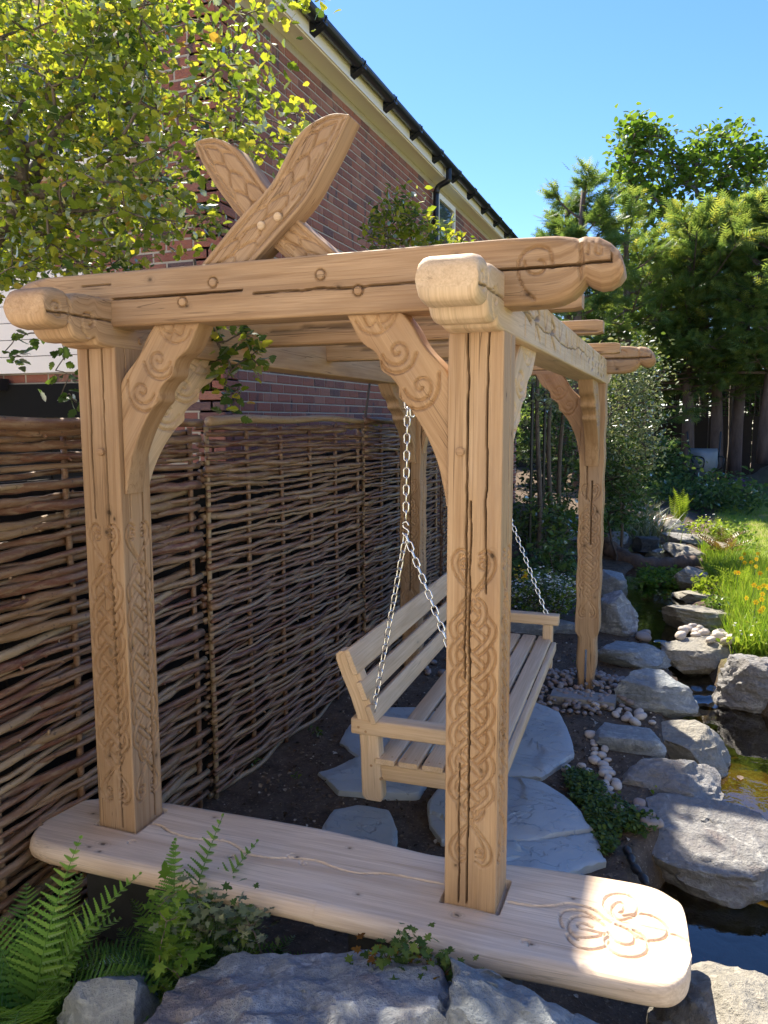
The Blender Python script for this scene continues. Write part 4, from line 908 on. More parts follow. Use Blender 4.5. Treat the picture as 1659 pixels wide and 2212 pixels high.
brace(lambda P, d: np.stack([pl+P[:, 0], .018+d, 2.118-P[:, 1]], -1), .0034, 'oak_grey')
brace(lambda P, d: np.stack([pr_-P[:, 0], .018+d, 2.118-P[:, 1]], -1), .0034, 'oak')
brace(lambda P, d: np.stack([pl+P[:, 0], YB+.03+d, 2.118-P[:, 1]], -1), .007)
brace(lambda P, d: np.stack([pr_-P[:, 0], YB+.03+d, 2.118-P[:, 1]], -1), .007)
for xf in (-.03, pl-.03):
    brace(lambda P, d, xf=xf: np.stack([xf-d, PW+P[:, 0]*1.75, 2.054-P[:, 1]], -1), .004, 'oak_pale')
    brace(lambda P, d, xf=xf: np.stack([xf-d, YB-P[:, 0]*1.75, 2.054-P[:, 1]], -1), .006)

# crossed finial blades, leaf-scaled
BRU = [(-.97, 2.25), (-.932, 2.285), (-.797, 2.408), (-.698, 2.485), (-.649, 2.549), (-.617, 2.598), (-.574, 2.636), (-.517, 2.657), (-.480, 2.660), (-.443, 2.652)]
BRL = [(-.79, 2.25), (-.751, 2.284), (-.612, 2.405), (-.565, 2.454), (-.519, 2.521), (-.490, 2.565), (-.469, 2.600), (-.455, 2.625), (-.446, 2.640), (-.441, 2.648)]
BLU = [(-.45, 2.25), (-.493, 2.29), (-.628, 2.405), (-.722, 2.498), (-.769, 2.561), (-.809, 2.610), (-.842, 2.635), (-.892, 2.658), (-.934, 2.660), (-.958, 2.655)]
BLL = [(-.615, 2.25), (-.658, 2.29), (-.806, 2.415), (-.855, 2.469), (-.895, 2.520), (-.920, 2.558), (-.939, 2.590), (-.952, 2.615), (-.960, 2.635), (-.963, 2.648)]
def blade(U, L, yf, mat):
    n = 190; U = resample(catmull(U, 6), n); L = resample(catmull(L, 6), n); H = HM(-1.02, 2.2, -.38, 2.7, .003)
    mid = (U+L)/2; wv = (U-L)/2
    f = lambda t, s: (lambda i: mid[i]+wv[i]*s)(min(n-1, int(t*(n-1))))
    for s in (-.72, .72): H.groove([f(t, s*min(1, (1-t)*9+.05)) for t in np.linspace(.06, .965, 60)], .0042, .007)
    row = 0
    for t in np.arange(.08, .93, .098):
        for s0 in ((-.36, .36) if row % 2 else (0,)):
            for sg in (-1, 1):
                H.groove([f(t+.060*q, s0+sg*.36*(1-q)**.7) for q in np.linspace(0, 1, 8)][::-1], .0045, .0075)
                H.groove([f(t-.05*(1-q), s0+sg*.36) for q in np.linspace(0.2, 1, 6)], .0035, .005)
        row += 1
    for k in range(5):
        s = -.6+1.2*rng.random(); a = rng.random()*.6; H.groove([f(t, s+.02*math.sin(t*30)) for t in np.linspace(a, a+.25, 20)], .0022, .006)
    mp = lambda P, d: np.stack([P[:, 0], yf+d, P[:, 1]], -1)
    return solid2d('finial_blade', L, U, .082, mp, M[mat], pergola, 44, 3, 1, .005, H)
blade(BRU, BRL, .016, 'oak_grey'); blade(BLU, BLL, .052, 'oak_grey')
for x, z in ((-.876, 2.228), (-.524, 2.227), (-.41, 2.177), (-.985, 2.177)): peg(pergola, (x, -.006, z), (0, -1, 0), .0125, .004)
for x, z in ((-.665, 2.401), (-.719, 2.381)): peg(pergola, (x, .016, z), (0, -1, 0), .0125, .010, M['oak_pale'])
peg(pergola, (-.115, 0, 1.735), (0, -1, 0), .0125, .01); peg(pergola, (XL+.085, 0, 1.72), (0, -1, 0), .0125, .014)
peg(pergola, (-1.248, .13, 2.083), (1, 0, 0), .0125, .004); peg(pergola, (-1.25+.0, .09, 1.62), (1, 0, 0), .011, .008); peg(pergola, (-.09, YB, 1.72), (0, -1, 0), .012, .01)
peg(pergola, (-1.31, YB, 1.70), (0, -1, 0), .012, .01)
st = MB(); st.box((-.076, YB-.004, .12), (.012, .006, .34)); st.box((-.04, YB+.02, -.002), (.10, .12, .012)); st.build('post_shoe', M['steel'], pergola)

# ------------------------------------------------------------------ plank seat that the front posts pass through
ped = [(-1.578, -.135), (-1.545, -.168), (-1.48, -.186), (-1.40, -.188), (-1.13, -.180), (-.85, -.174), (-.58, -.167), (-.28, -.160), (.0, -.176), (.17, -.168), (.31, -.160), (.42, -.150), (.47, -.135), (.50, -.10)]
bck = [(-1.595, -.02), (-1.590, .08), (-1.565, .145), (-1.44, .205), (-1.298, .225), (-.95, .250), (-.658, .258), (-.40, .242), (-.219, .238), (.05, .275), (.248, .296), (.40, .300), (.470, .265)]
def plank_seat():
    root = thing('plank_seat', 'thick pale oak plank seat with rounded live edges and carved flourish, posts passing through it', 'bench', (-.5, 0, SLAB-.08))
    n = 760; x = np.linspace(-1.598, .522, n)
    F = catmull([(-1.598, -.06), (-1.594, -.095)]+ped[:]+[(.515, -.06), (.522, -.0)], 10); Bk = catmull([(-1.598, -.05)]+bck+[(.505, .21), (.522, .0)], 10)
    fy = np.interp(x, np.maximum.accumulate(F[:, 0]), F[:, 1]); by = np.interp(x, np.maximum.accumulate(Bk[:, 0]), Bk[:, 1])
    H = HM(-1.62, -.26, .55, .34, .0030)
    pix = lambda zx, zy: onz((2000+zx/1.62)/1.8228, (2700+zy/1.62)/1.8228, SLAB)[:2]
    def g(pts, r=.0046, dep=.010): H.groove(catmull([pix(*p) for p in pts]), r, dep)
    g([(0, 1382), (150, 1405), (290, 1405), (380, 1390), (480, 1405), (560, 1435), (620, 1480), (655, 1505)], .005)
    g([(350, 1540), (330, 1490), (345, 1445), (400, 1430), (480, 1440), (560, 1480), (620, 1530)])
    g([(620, 1530), (560, 1490), (480, 1470), (410, 1480), (380, 1530), (410, 1585), (480, 1605), (560, 1600), (620, 1580)])
    g([(600, 1575), (530, 1560), (460, 1545), (440, 1520), (480, 1515), (540, 1540)])
    g([(445, 1620), (410, 1590), (375, 1585), (400, 1630), (460, 1670), (540, 1680), (610, 1665), (640, 1640), (650, 1610), (635, 1595), (622, 1625), (640, 1655)])
    g([(635, 1655), (670, 1695), (740, 1725), (830, 1725), (890, 1690), (895, 1640), (860, 1590), (800, 1555)])
    g([(640, 1570), (690, 1625), (750, 1650), (805, 1635), (810, 1590), (760, 1550), (690, 1520)])
    g([(810, 1590), (880, 1618), (960, 1620), (1015, 1590), (1020, 1545), (970, 1490), (900, 1460), (830, 1452), (740, 1465)])
    g([(710, 1490), (650, 1455), (612, 1395), (630, 1345), (700, 1325), (780, 1340), (830, 1390), (825, 1440), (780, 1478), (710, 1490), (670, 1450), (670, 1405), (710, 1378), (745, 1395), (740, 1430), (715, 1445)])
    g([(1030, 1580), (1090, 1595), (1150, 1630)], .004, .006)
    g([(520, 1490), (700, 1500), (1010, 1560)], .0016, .004)
    pv = lambda zx, zy: onz((zx/1.097)/1.8228, (3000+zy/1.097)/1.8228, SLAB)[:2]
    def s(pts, r=.0042, dep=.012): H.groove(catmull([pv(*p) for p in pts]), r, dep)
    s([(640, 265), (690, 275), (740, 305), (830, 330), (960, 340), (1020, 365), (1070, 400), (1160, 415), (1270, 418), (1370, 430), (1450, 460), (1540, 482), (1659, 485), (1760, 500), (1915, 530)])
    for (u0, u1, v0, v1) in ((XR-.006, .006, -.006, PW+.006), (XL-.006, XL+PW+.006, -.006, PW+.006)):
        H.groove([(u0, v0), (u1, v0), (u1, v1), (u0, v1), (u0, v0)], .007, .03)
    for cx, cy in ((-.86, -.02), (-.68, .05), (-.62, .03), (-1.22, -.06), (-.1, -.05), (.10, -.1)):
        H.groove(spiral(cx, cy, .016, .006, .7, rng.random()*6, 1), .003, .005)
    for cx, cy, r_ in ((-.86, -.02, .007), (-.66, .055, .006), (-1.3, -.10, .009), (-1.05, .18, .005), (-.40, -.06, .005), (-.1, -.05, .007), (.12, -.10, .006), (-.52, .16, .005), (.20, .14, .005), (-1.47, .05, .006), (-1.33, -.13, .006), (-1.28, -.14, .005)): knot(H, cx, cy, r_, 0)
    th = .070; mp = lambda P, d: np.stack([P[:, 0], P[:, 1], SLAB-d+.0015*vnoise(np.stack([P[:, 0]*5, P[:, 1]*5, 0*d], -1), 3)], -1)
    e = np.minimum(x+1.598, .522-x); rr = np.where(x < -.5, .034, .026)+.004*vnoise(np.stack([x*4, 0*x, 0*x], -1), 8)
    thv = th*np.clip(.35+.65*np.sqrt(np.clip(e/.03, 0, 1)), 0, 1)
    o = solid2d('plank', np.stack([x, fy], -1), np.stack([x, by], -1), th, mp, M['oak_slab'], root, 170, 5, 2, rr, H, gaxis=(1, .03))
    for px, py in ((150, 1872), (1075, 2090), (250, 1885)):
        p = onz(px, py, SLAB-.1); b = MB(); b.box((p[0], p[1]+.06, SLAB-.098), (.07, .12, .042)); w = b.build('wedge', M['peg'], root)
    for (x0, y0, ln) in ((-1.2, .08, .5), (-.2, .08, .5)):
        b = MB(); b.box((x0, y0, .16), (ln, .2, .36)); b.build('plinth_block', M['block'], root)
plank_seat()

# ------------------------------------------------------------------ swing bench
def bench():
    ang = math.radians(2.0); O = np.array([-.72, .675, 0.0]); ay = np.array([-math.sin(ang), math.cos(ang), 0]); ax = np.array([math.cos(ang), math.sin(ang), 0]); uz = np.array([0, 0, 1.0])
    W = lambda a, u, z: O+ax*a+ay*u+uz*z
    root = thing('swing_seat', 'pale oak swing seat with slatted back and flat arms hanging on chains', 'swing seat', W(.3, 1, .31)); LEN = 1.955
    m = M['oak_pale']
    for k in range(5): board('seat_slat', W(.128+k*.097, -.005, .484), W(.128+k*.097, LEN+.005, .484), uz, .083, .024, m, root, .008, 14)
    for k in range(5):
        for u_ in (.03, LEN-.03):
            for s_ in (-.022, .022): peg(root, W(.128+k*.097+s_, u_, .496), uz, .0055, .0006, M['peg'])
    bd = np.array([-.145, 0, .37]); bd /= np.linalg.norm(bd)                      # back slope in (a,z)
    nrm = ax*bd[2]-uz*bd[0]
    for s, w in ((.055, .075), (.155, .078), (.275, .105)):
        c = lambda u: W(.085+bd[0]*s, u, .62+bd[2]*s)+nrm*.012
        board('back_slat', c(-.02), c(LEN+.02), nrm, w, .024, m, root, .007, 14)
    for u in (.035, LEN-.035):
        z = [.315, .33, .42, .52, .60, .66, .74, .82, .88, .905, .915]
        fr = [.112, .116, .112, .104, .098, .088, .062, .030, .004, -.012, -.035]; bk = [.044, .030, .026, .024, .018, .008, -.020, -.055, -.078, -.080, -.062]
        zz = np.linspace(.315, .915, 40); L = np.stack([np.interp(zz, z, bk), zz], -1); U = np.stack([np.interp(zz, z, fr), zz], -1)
        solid2d('back_leg', L, U, .062, lambda P, d, u=u: O+P[:, :1]*ax+(u-.031+d)[:, None]*ay+P[:, 1:]*uz, m, root, 3, 2, 1, .008)
        board('front_leg', W(.535, u, .315), W(.535, u, .60), ax, .055, .06, m, root, .007, 5)
        board('seat_rail', W(.09, u, .435), W(.52, u, .435), uz, .045, .07, m, root, .006, 5)
        board('armrest', W(-.012, u, .615), W(.600, u, .615), uz, .075, .062, m, root, .009, 8)
        for zz in ((.46, .41) if u < 1 else ()): peg(root, W(.07+.04*(zz < .43), u-.031, zz), -ay, .007, .001, M['peg'])
        for aa, zz in ((.02, .615), (.05, .60)):
            if u < 1: peg(root, W(aa, u-.0375, zz), -ay, .007, .001, M['peg'])
    board('front_rail', W(.575, .06, .455), W(.575, LEN-.06, .455), ax, .055, .028, m, root, .006, 10)
    return W, LEN
BW, BLEN = bench()

# ------------------------------------------------------------------ chains: every link a part
def link_template(r=.0032, ln=.040, w=.0215):
    a = np.linspace(0, 2*math.pi, 17)[:-1]; R = w/2; h = ln/2-R
    P = np.stack([R*np.cos(a), 0*a, R*np.sin(a)+np.where(np.sin(a) >= 0, h, -h)], -1)
    T = np.roll(P, -1, 0)-np.roll(P, 1, 0); T /= np.linalg.norm(T, axis=1)[:, None]; Yv = np.tile([0, 1.0, 0], (16, 1)); B = np.cross(T, Yv)
    q = np.arange(6)*math.pi/3
    V = (P[:, None]+r*(Yv[:, None]*np.cos(q)[None, :, None]+B[:, None]*np.sin(q)[None, :, None])).reshape(-1, 3)
    i = np.arange(16)[:, None]*6; i2 = ((np.arange(16)+1) % 16)[:, None]*6; j = np.arange(6)[None]; j2 = (j+1) % 6
    return V, np.stack([i+j, i+j2, i2+j2, i2+j], -1).reshape(-1, 4)
LV, LQ = link_template(); LINK = mesh_data('link', LV, LQ, M['steel'], True)
def chain_run(root, A, B, tw=0.3):
    A, B = np.asarray(A, float), np.asarray(B, float); d = B-A; L = np.linalg.norm(d); n = max(1, round(L/.0335)); base = BASE[root]
    for k in range(n):
        o = link('link', LINK, root); c = A+d*((k+.5)/n); o.location = c-base
        q = Vector(d/L).to_track_quat('-Z', 'Y'); o.rotation_mode = 'QUATERNION'
        o.rotation_quaternion = q @ __import__('mathutils').Quaternion((0, 0, 1), tw+(math.pi/2 if k % 2 else 0))
def hook(root, c):
    p = catmull([(.012, 0, .010), (.004, 0, .024), (-.010, 0, .020), (-.009, 0, .004), (.009, 0, -.008), (.010, 0, -.024), (-.004, 0, -.030), (-.013, 0, -.018)], 6)
    V, Q, T = tube_arrays(p+np.asarray(c), .0034, 6); mk('hook', V, [Q, T], M['steel'], root, True)
def chain(label, top, junction, back, front, tail):
    root = thing('suspension_chain', label, 'chain', (top[0], top[1], top[2]-.02), 'chains carrying the swing seat')
    e = MB(); e.tube(np.array([(0, 0, .08), (0, 0, -.01)])+np.array(top), .005, 8); e.build('eye_bolt', M['steel'], root)
    j = np.asarray(junction); chain_run(root, np.asarray(top)+[0, 0, -.01], j+[0, 0, .062]); hook(root, j+[0, 0, .030]); 
    chain_run(root, j+[0, 0, .004], back); chain_run(root, j+[0, 0, .004], front)
    if tail:
        t0 = np.asarray(top)+np.array([.017, -.01, -.20]); chain_run(root, t0, t0+[.004, 0, -.072], 1.0)
u0 = .02
chain('galvanised chain with a spare tail, carrying the swing end beside the finial frame', (-.54, .807, 2.105), (-.535, .765, 1.375), BW(.075, .0, .650), BW(.50, .035, .655), True)
chain('galvanised chain passing through the swing arm beside the white flowers', (-.60, 2.757, 2.105), (-.58, 2.70, 1.375), BW(.03, BLEN-.03, .68), BW(.525, BLEN-.035, .640), False)
r_ = [o for o in bpy.data.objects if o.get('category') == 'chain'][-1]
chain_run(r_, BW(.525, BLEN-.035, .60), BW(.545, BLEN-.04, .45)); 
# ------------------------------------------------------------------ plants
LEAF_V = np.array([(0, 0, 0), (.26, .30, .06), (.22, .66, .05), (0, 1, -.06), (-.22, .66, .05), (-.26, .30, .06), (0, .32, 0), (0, .66, 0)])
LEAF_T = np.array([[0, 1, 6], [7, 2, 3], [0, 6, 5], [7, 3, 4]]); LEAF_Q = np.array([[6, 1, 2, 7], [5, 6, 7, 4]])
LEAF = [LEAF_Q, LEAF_T]
SERR_V = np.array([(0, 0, 0), (.20, .16, .04), (.30, .34, .06), (.22, .40, .05), (.27, .56, .06), (.16, .64, .03), (.17, .80, .02), (0, 1, -.08), (-.17, .80, .02), (-.16, .64, .03), (-.27, .56, .06), (-.22, .40, .05), (-.30, .34, .06), (-.20, .16, .04), (0, .3, 0), (0, .62, -.01)])
SERR_T = np.array([[0, 1, 14], [14, 1, 2], [14, 2, 3], [14, 3, 15], [15, 3, 4], [15, 4, 5], [15, 5, 6], [15, 6, 7], [0, 14, 13], [14, 12, 13], [14, 11, 12], [14, 15, 11], [15, 10, 11], [15, 9, 10], [15, 8, 9], [15, 7, 8]])
def leaf_cloud(C_, n_per, spread, size, up=.35, tmpl=(LEAF_V, LEAF), wide=1.0, dirs=None, flat=None):
    C_ = np.asarray(C_, float); n = len(C_)*n_per
    c = np.repeat(C_, n_per, 0)+rng.normal(size=(n, 3))*spread
    D = rng.normal(size=(n, 3)); D[:, 2] = D[:, 2]*.6-.15
    if dirs is not None: D = D*.8+np.repeat(dirs, n_per, 0)*1.2
    Nn = rng.normal(size=(n, 3))*.7; Nn[:, 2] += up*2.5
    if flat: Nn[:, 2] += flat
    s = size*(.55+.75*rng.random(n)); Mx = frames(D, Nn)*s[:, None, None]; Mx[:, :, 0] *= wide
    return scatter(tmpl[0], tmpl[1], c, Mx)
def merge(parts):
    V, R, Fs, n = [], [], {}, 0
    for v, fs, r in parts:
        for f in fs: Fs.setdefault(f.shape[1], []).append(f+n)
        V.append(v); R.append(r); n += len(v)
    return np.vstack(V), [np.vstack(f) for f in Fs.values()], np.concatenate(R)
def leaves(name, parts, mat, parent): V, Fs, R = merge(parts); return mk(name, V, Fs, M[mat], parent, False, {'rnd': R})
def grow(nodes0, targets, jitter=.25):
    """join every target point to the closest point already on the plant, nearest first"""
    P = [np.asarray(p, float) for p in nodes0]; par = [max(0, i-1) for i in range(len(P))]; T = np.asarray(targets, float)
    order = np.argsort(np.linalg.norm(T-P[-1], axis=1))
    for i in order:
        A = np.array(P); d = np.linalg.norm(A-T[i], axis=1)+np.maximum(0, A[:, 2]-T[i][2])*.5
        k = int(np.argmin(d)); L = d[k]
        if L > .16 and True:
            m = (P[k]+T[i])/2+rng.normal(size=3)*L*.10; P.append(m); par.append(k); P.append(T[i]); par.append(len(P)-2)
        else: P.append(T[i]); par.append(k)
    n = len(P); wgt = np.zeros(n); kids = np.zeros(n)
    for i in range(1, n): kids[par[i]] += 1
    for i in range(n-1, 0, -1):
        if kids[i] == 0: wgt[i] = 1
        wgt[par[i]] += wgt[i]
    return np.array(P), np.array(par), np.maximum(wgt, 1), kids
def limbs(name, P, par, w, r0, ex, mat, parent, rmax=9, k=5):
    b = MB()
    for i in range(1, len(P)):
        a = par[i]; ra = min(rmax, r0*w[a]**ex) if a else min(rmax, r0*w[i]**ex); rb = min(rmax, r0*w[i]**ex); ra = min(ra, rb*1.6)
        d = P[i]-P[a]; L = np.linalg.norm(d)
        if L < 1e-4: continue
        m = (P[a]+P[i])/2+rng.normal(size=3)*L*.05; b.tube(np.array([P[a], m, P[i]]), [ra, (ra+rb)/2, rb], k, False)
    return b.build(name, M[mat], parent, True)

# ---- the spring-leaved tree that leans over the fence
def inpoly(poly, x, y): return float(sdf(np.array(poly, float), np.array([x]), np.array([y]))[0]) < 0
tree = thing('fruit_tree', 'spring leaved garden tree leaning over the fence, lit from behind', 'tree', (-2.3, .15, 0))
crown = [(-80, -60), (430, -60), (520, 30), (470, 90), (560, 130), (545, 200), (640, 235), (680, 270), (620, 330), (560, 300), (470, 330), (440, 420), (470, 500), (430, 560), (250, 590), (60, 600), (-80, 640)]
tg = []
while len(tg) < 400:
    x, y = rng.random()*780-90, rng.random()*720-70
    if not inpoly(crown, x, y): continue
    if x > 330 and rng.random() < .62: continue
    Y = .15+1.25*rng.random()**1.2
    p = ony(x, y, Y)
    if p[2] < 2.32: continue
    tg.append(p)
for x, y, Y in ((640, -5, .5), (600, -10, .5), (690, -15, .6), (570, 5, .6)): tg.append(ony(x, y, Y))
hang = []
for (x, y, Y) in ((455, 700, .55), (470, 740, .56), (490, 770, .58), (500, 800, .58), (485, 830, .58), (520, 720, .55), (545, 730, .55), (560, 790, .56), (520, 850, .58), (495, 880, .58), (440, 830, .6), (430, 800, .6), (540, 770, .57), (410, 850, .62), (470, 690, .55), (530, 705, .55), (560, 755, .56),
                  (130, 730, .45), (140, 770, .45), (150, 810, .45), (150, 850, .45), (120, 800, .45), (100, 720, .45), (30, 770, .4), (10, 760, .4), (60, 690, .42), (165, 870, .46), (45, 770, .4), (130, 860, .45), (115, 700, .44)):
    hang.append(ony(x, y, Y))
tr0 = [(-2.3, .15, 0), (-2.32, .18, .6), (-2.28, .15, 1.2), (-2.25, .2, 1.7), (-2.2, .25, 2.1), (-2.1, .35, 2.5), (-1.9, .45, 2.85)]
P, par, wg, kids = grow(tr0, tg)
limbs('branches', P[6:] if False else P, par, wg, .0026, .52, 'bark', tree, .055)
P2, par2, wg2, k2 = grow([ony(420, 560, .62), ony(440, 640, .58)], hang[:17]); limbs('branches', P2, par2, wg2, .0022, .5, 'bark', tree)
P3, par3, wg3, k3 = grow([ony(30, 600, .5), ony(70, 660, .47)], hang[17:]); limbs('branches', P3, par3, wg3, .0022, .5, 'bark', tree)
ends = P[7:]; parts = [leaf_cloud(ends, 19, .050, .040, .2, (SERR_V, [SERR_T]), 1.15)]
leaves('crown', parts, 'leaf_spring', tree)
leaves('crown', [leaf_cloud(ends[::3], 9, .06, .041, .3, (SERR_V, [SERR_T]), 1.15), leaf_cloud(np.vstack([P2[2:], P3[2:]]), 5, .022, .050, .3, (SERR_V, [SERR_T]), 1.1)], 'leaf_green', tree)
leaves('crown', [leaf_cloud(np.vstack([P2[2:20]]), 5, .022, .048, .3, (SERR_V, [SERR_T]), 1.1)], 'leaf_spring', tree)

# ---- generic shrub
def shrub(name, label, cat, base, pts, n_per, spread, size, mat, group=None, r0=.003, tmpl=(LEAF_V, LEAF), wide=1.0, up=.35, stem='bark', second=None, flowers=None):
    root = thing(name, label, cat, base, group); P, par, wg, kids = grow([base, np.asarray(base)+[0, 0, .08]], pts)
    limbs('stems', P, par, wg, r0, .45, stem, root)
    leaves('foliage', [leaf_cloud(P[2:], n_per, spread, size, up, tmpl, wide)], mat, root)
    if second: leaves('foliage', [leaf_cloud(P[2:][::2], second[1], spread, size, up, tmpl, wide)], second[0], root)
    if flowers: leaves('blossom', [leaf_cloud(np.asarray(pts)+[0, 0, flowers[2]], flowers[1], spread*.8, flowers[3], 2.0, (LEAF_V, LEAF), 2.0)], flowers[0], root)
    return root
def blob(n, c, r, seed=None):
    v = rng.normal(size=(n, 3)); v /= np.linalg.norm(v, axis=1)[:, None]; rad = rng.random(n)**.4
    return np.asarray(c)+v*rad[:, None]*np.asarray(r)
def pblob(n, x0, x1, y0, y1, Y0, Y1, zmin=.05):
    out = []
    while len(out) < n:
        a, b = rng.random()*2-1, rng.random()*2-1
        if a*a+b*b > 1: continue
        p = ony((x0+x1)/2+a*(x1-x0)/2, (y0+y1)/2+b*(y1-y0)/2, Y0+(Y1-Y0)*rng.random())
        if p[2] < zmin: continue
        out.append(p)
    return np.array(out)
B0 = lambda px, py, Y: np.array([ony(px, py, Y)[0], Y, hz(ony(px, py, Y)[0], Y)])
shrub('climbing_shrub', 'young leafed climber growing up the brick wall behind the pergola', 'shrub', np.array([-1.75, 3.7, 0]), pblob(46, 795, 930, 415, 560, 3.4, 3.9), 9, .05, .062, 'leaf_spring', second=('leaf_green', 6))
shrub('climbing_shrub', 'low flowering stems of the climber above the cross beam', 'shrub', np.array([-1.5, 3.9, 0]), pblob(24, 890, 1010, 490, 560, 3.7, 4.0), 8, .05, .06, 'leaf_spring')
shrub('grey_shrub', 'silvery grey leaved shrub catching sun behind the rear post', 'shrub', B0(1345, 1100, 8.6), np.vstack([pblob(190, 1250, 1425, 800, 1060, 8.0, 9.2), pblob(50, 1290, 1440, 735, 870, 8.2, 9.0)]), 16, .10, .055, 'leaf_grey', second=('leaf_green', 8))
shrub('grey_shrub', 'dark evergreen shrub under the silvery one', 'shrub', B0(1335, 1120, 8.2), pblob(90, 1280, 1400, 960, 1130, 7.8, 9.0), 16, .10, .07, 'leaf_dark')
shrub('hedge_shrub', 'leafy green shrub between the swing and the rear post', 'shrub', B0(1195, 1160, 8.2), pblob(120, 1110, 1250, 830, 1130, 7.6, 9.0), 14, .11, .06, 'leaf_dark', second=('leaf_grey', 7))
shrub('hedge_shrub', 'dark green shrub at the foot of the staked saplings', 'shrub', B0(1150, 1200, 7.0), pblob(80, 1100, 1245, 1080, 1180, 6.2, 7.6), 14, .09, .07, 'leaf_green')
shrub('hellebore', 'low dark leaved plant with pale cream flowers behind the swing arm', 'plant', B0(1180, 1260, 5.8), pblob(80, 1105, 1250, 1185, 1262, 5.4, 6.3), 12, .06, .075, 'leaf_dark', flowers=('flower_white', 0, .1, .03) if False else None)
shrub('white_flower_clump', 'bright green clump covered in tiny white flowers', 'plant', B0(1170, 1322, 4.7), pblob(150, 1098, 1245, 1250, 1325, 4.3, 5.2, .02), 13, .045, .036, 'leaf_green', second=('leaf_lime', 5), flowers=('flower_white', 5, .05, .024))
shrub('yellow_flower_plant', 'few yellow flowers above the white flower clump', 'plant', B0(1115, 1290, 4.9), pblob(10, 1105, 1140, 1235, 1275, 4.8, 5.0), 3, .02, .04, 'leaf_green', flowers=('flower_yellow', 4, .05, .03))
shrub('cress_patch', 'round leaved green water plant filling the stream pool', 'plant', np.array([.22, 7.7, -.05]), np.stack([.10+.46*rng.random(150), 6.9+.95*rng.random(150), -.03+.05*rng.random(150)], -1), 10, .03, .05, 'leaf_tree', wide=1.6, up=1.2)
for i, (px, Y) in enumerate(((1160, 6.4), (1186, 7.0), (1210, 7.4))):
    root = thing('staked_sapling', ('thin trained sapling with grey bark beside a black stake', 'slender sapling standing between two others behind the swing', 'leaning slender sapling next to the hedge shrub')[i], 'tree', B0(px, 1160, Y), 'trained saplings behind the pergola')
    b0 = BASE[root]; zz = np.linspace(0, 2.6, 12); b = MB(); b.tube(np.c_[b0[0]+.03*np.sin(zz*2.3+i), np.full(12, Y), b0[2]+zz], .034-.006*zz, 7); b.build('trunk', M['bark'], root, True)
    pp = blob(22, (b0[0], Y, 2.35), (.45, .35, .5)); P_, pr2, w2, kk = grow([b0+[0, 0, 2.0], b0+[0, 0, 2.4]], pp); limbs('branches', P_, pr2, w2, .004, .45, 'bark', root); leaves('crown', [leaf_cloud(P_, 12, .09, .06)], 'leaf_grey', root)
    if i < 2: s = MB(); s.tube(np.array([(b0[0]-.07, Y-.05, 0), (b0[0]-.07, Y-.05, 2.2)]), .018, 6); s.build('stake', M['dark_steel'], root)

# ---- ferns
def frond(base, az, L, e0, e1, width, pairs, hi, roll=0.0, curl=0.0):
    n = 30; s = np.linspace(0, 1, n); el = e0+(e1-e0)*s**1.15; d = np.stack([np.cos(el)*math.cos(az), np.cos(el)*math.sin(az), np.sin(el)], -1)
    P = np.vstack([[0, 0, 0], np.cumsum(d[:-1]*L/(n-1), 0)])+np.asarray(base); side = np.array([-math.sin(az), math.cos(az), 0]); V, T, R = [], [], []; c = 0
    tv, tq, tt = tube_arrays(P, np.linspace(.0035, .0008, n)*L/.5, 4, False); 
    t3 = np.vstack([tq[:, [0, 1, 2]], tq[:, [0, 2, 3]]]); V.append(tv); T.append(t3); R.append(np.full(len(tv), .2)); c = len(tv)
    for k in range(pairs):
        f = .10+.89*(k/(pairs-1)); i = min(n-2, int(f*(n-1))); a = f*(n-1)-i; p = P[i]*(1-a)+P[i+1]*a; t = d[i]; nn = np.cross(side, t)
        prof = math.sin(min(1, (f-.05)*2.6)*math.pi/2)*(1-max(0, f-.35)/.65)**.85+.03; w = width*prof*(.9+.2*rng.random())
        for sg in (-1, 1):
            dr = side*sg*.93+t*.36+nn*(-.22+.1*rng.normal()); dr /= np.linalg.norm(dr); wd = np.cross(nn, dr); rn = np.clip(.5+.25*rng.normal(), 0, 1)
            sp = L/pairs*.62*(.55+.45*(1-f))
            if not hi:
                q = np.array([p-wd*sp*.5, p+dr*w*.45-wd*sp*.42, p+dr*w-nn*w*.12, p+dr*w*.45+wd*sp*.42, p+wd*sp*.5]); V.append(q); T.append(np.array([[0, 1, 2], [0, 2, 4], [4, 2, 3]])+c); R.append(np.full(5, rn)); c += 5
            else:
                m = 7; u = np.linspace(0, 1, m+1); ax = p+dr*(u*w)[:, None]-nn*(u**2*w*.14)[:, None]; pv = [ax]; tr = []; idx = m+1
                for s2 in (-1, 1):
                    for j in range(m):
                        h_ = sp*.78*(1-u[j]**1.5*.8); tip = ax[j]*.35+ax[j+1]*.65+wd*s2*h_+dr*h_*.35; b2 = ax[j]+wd*s2*h_*.55
                        pv.append(np.array([tip, b2])); tr += [[j, j+1, idx], [j, idx, idx+1]]; idx += 2
                V.append(np.vstack(pv)); T.append(np.array(tr)+c); R.append(np.full(idx, rn)); c += idx
    return np.vstack(V), np.vstack(T), np.concatenate(R)
def fern(label, base, fr, mat, hi=True, group=None, pairs=24):
    root = thing('fern', label, 'fern', base, group)
    for (az, L, e0, e1, w) in fr:
        V, T, R = frond(np.asarray(base), math.radians(az), L, math.radians(e0), math.radians(e1), w, pairs, hi); mk('frond', V, T, M[mat], root, False, {'rnd': R})
    return root
def fan(n, L, e0, e1, w, az0=0, az1=360):
    return [(az0+(az1-az0)*(k+.5*rng.random())/n, L*(.75+.4*rng.random()), e0+12*rng.normal(), e1+14*rng.normal(), w*(.85+.3*rng.random())) for k in range(n)]
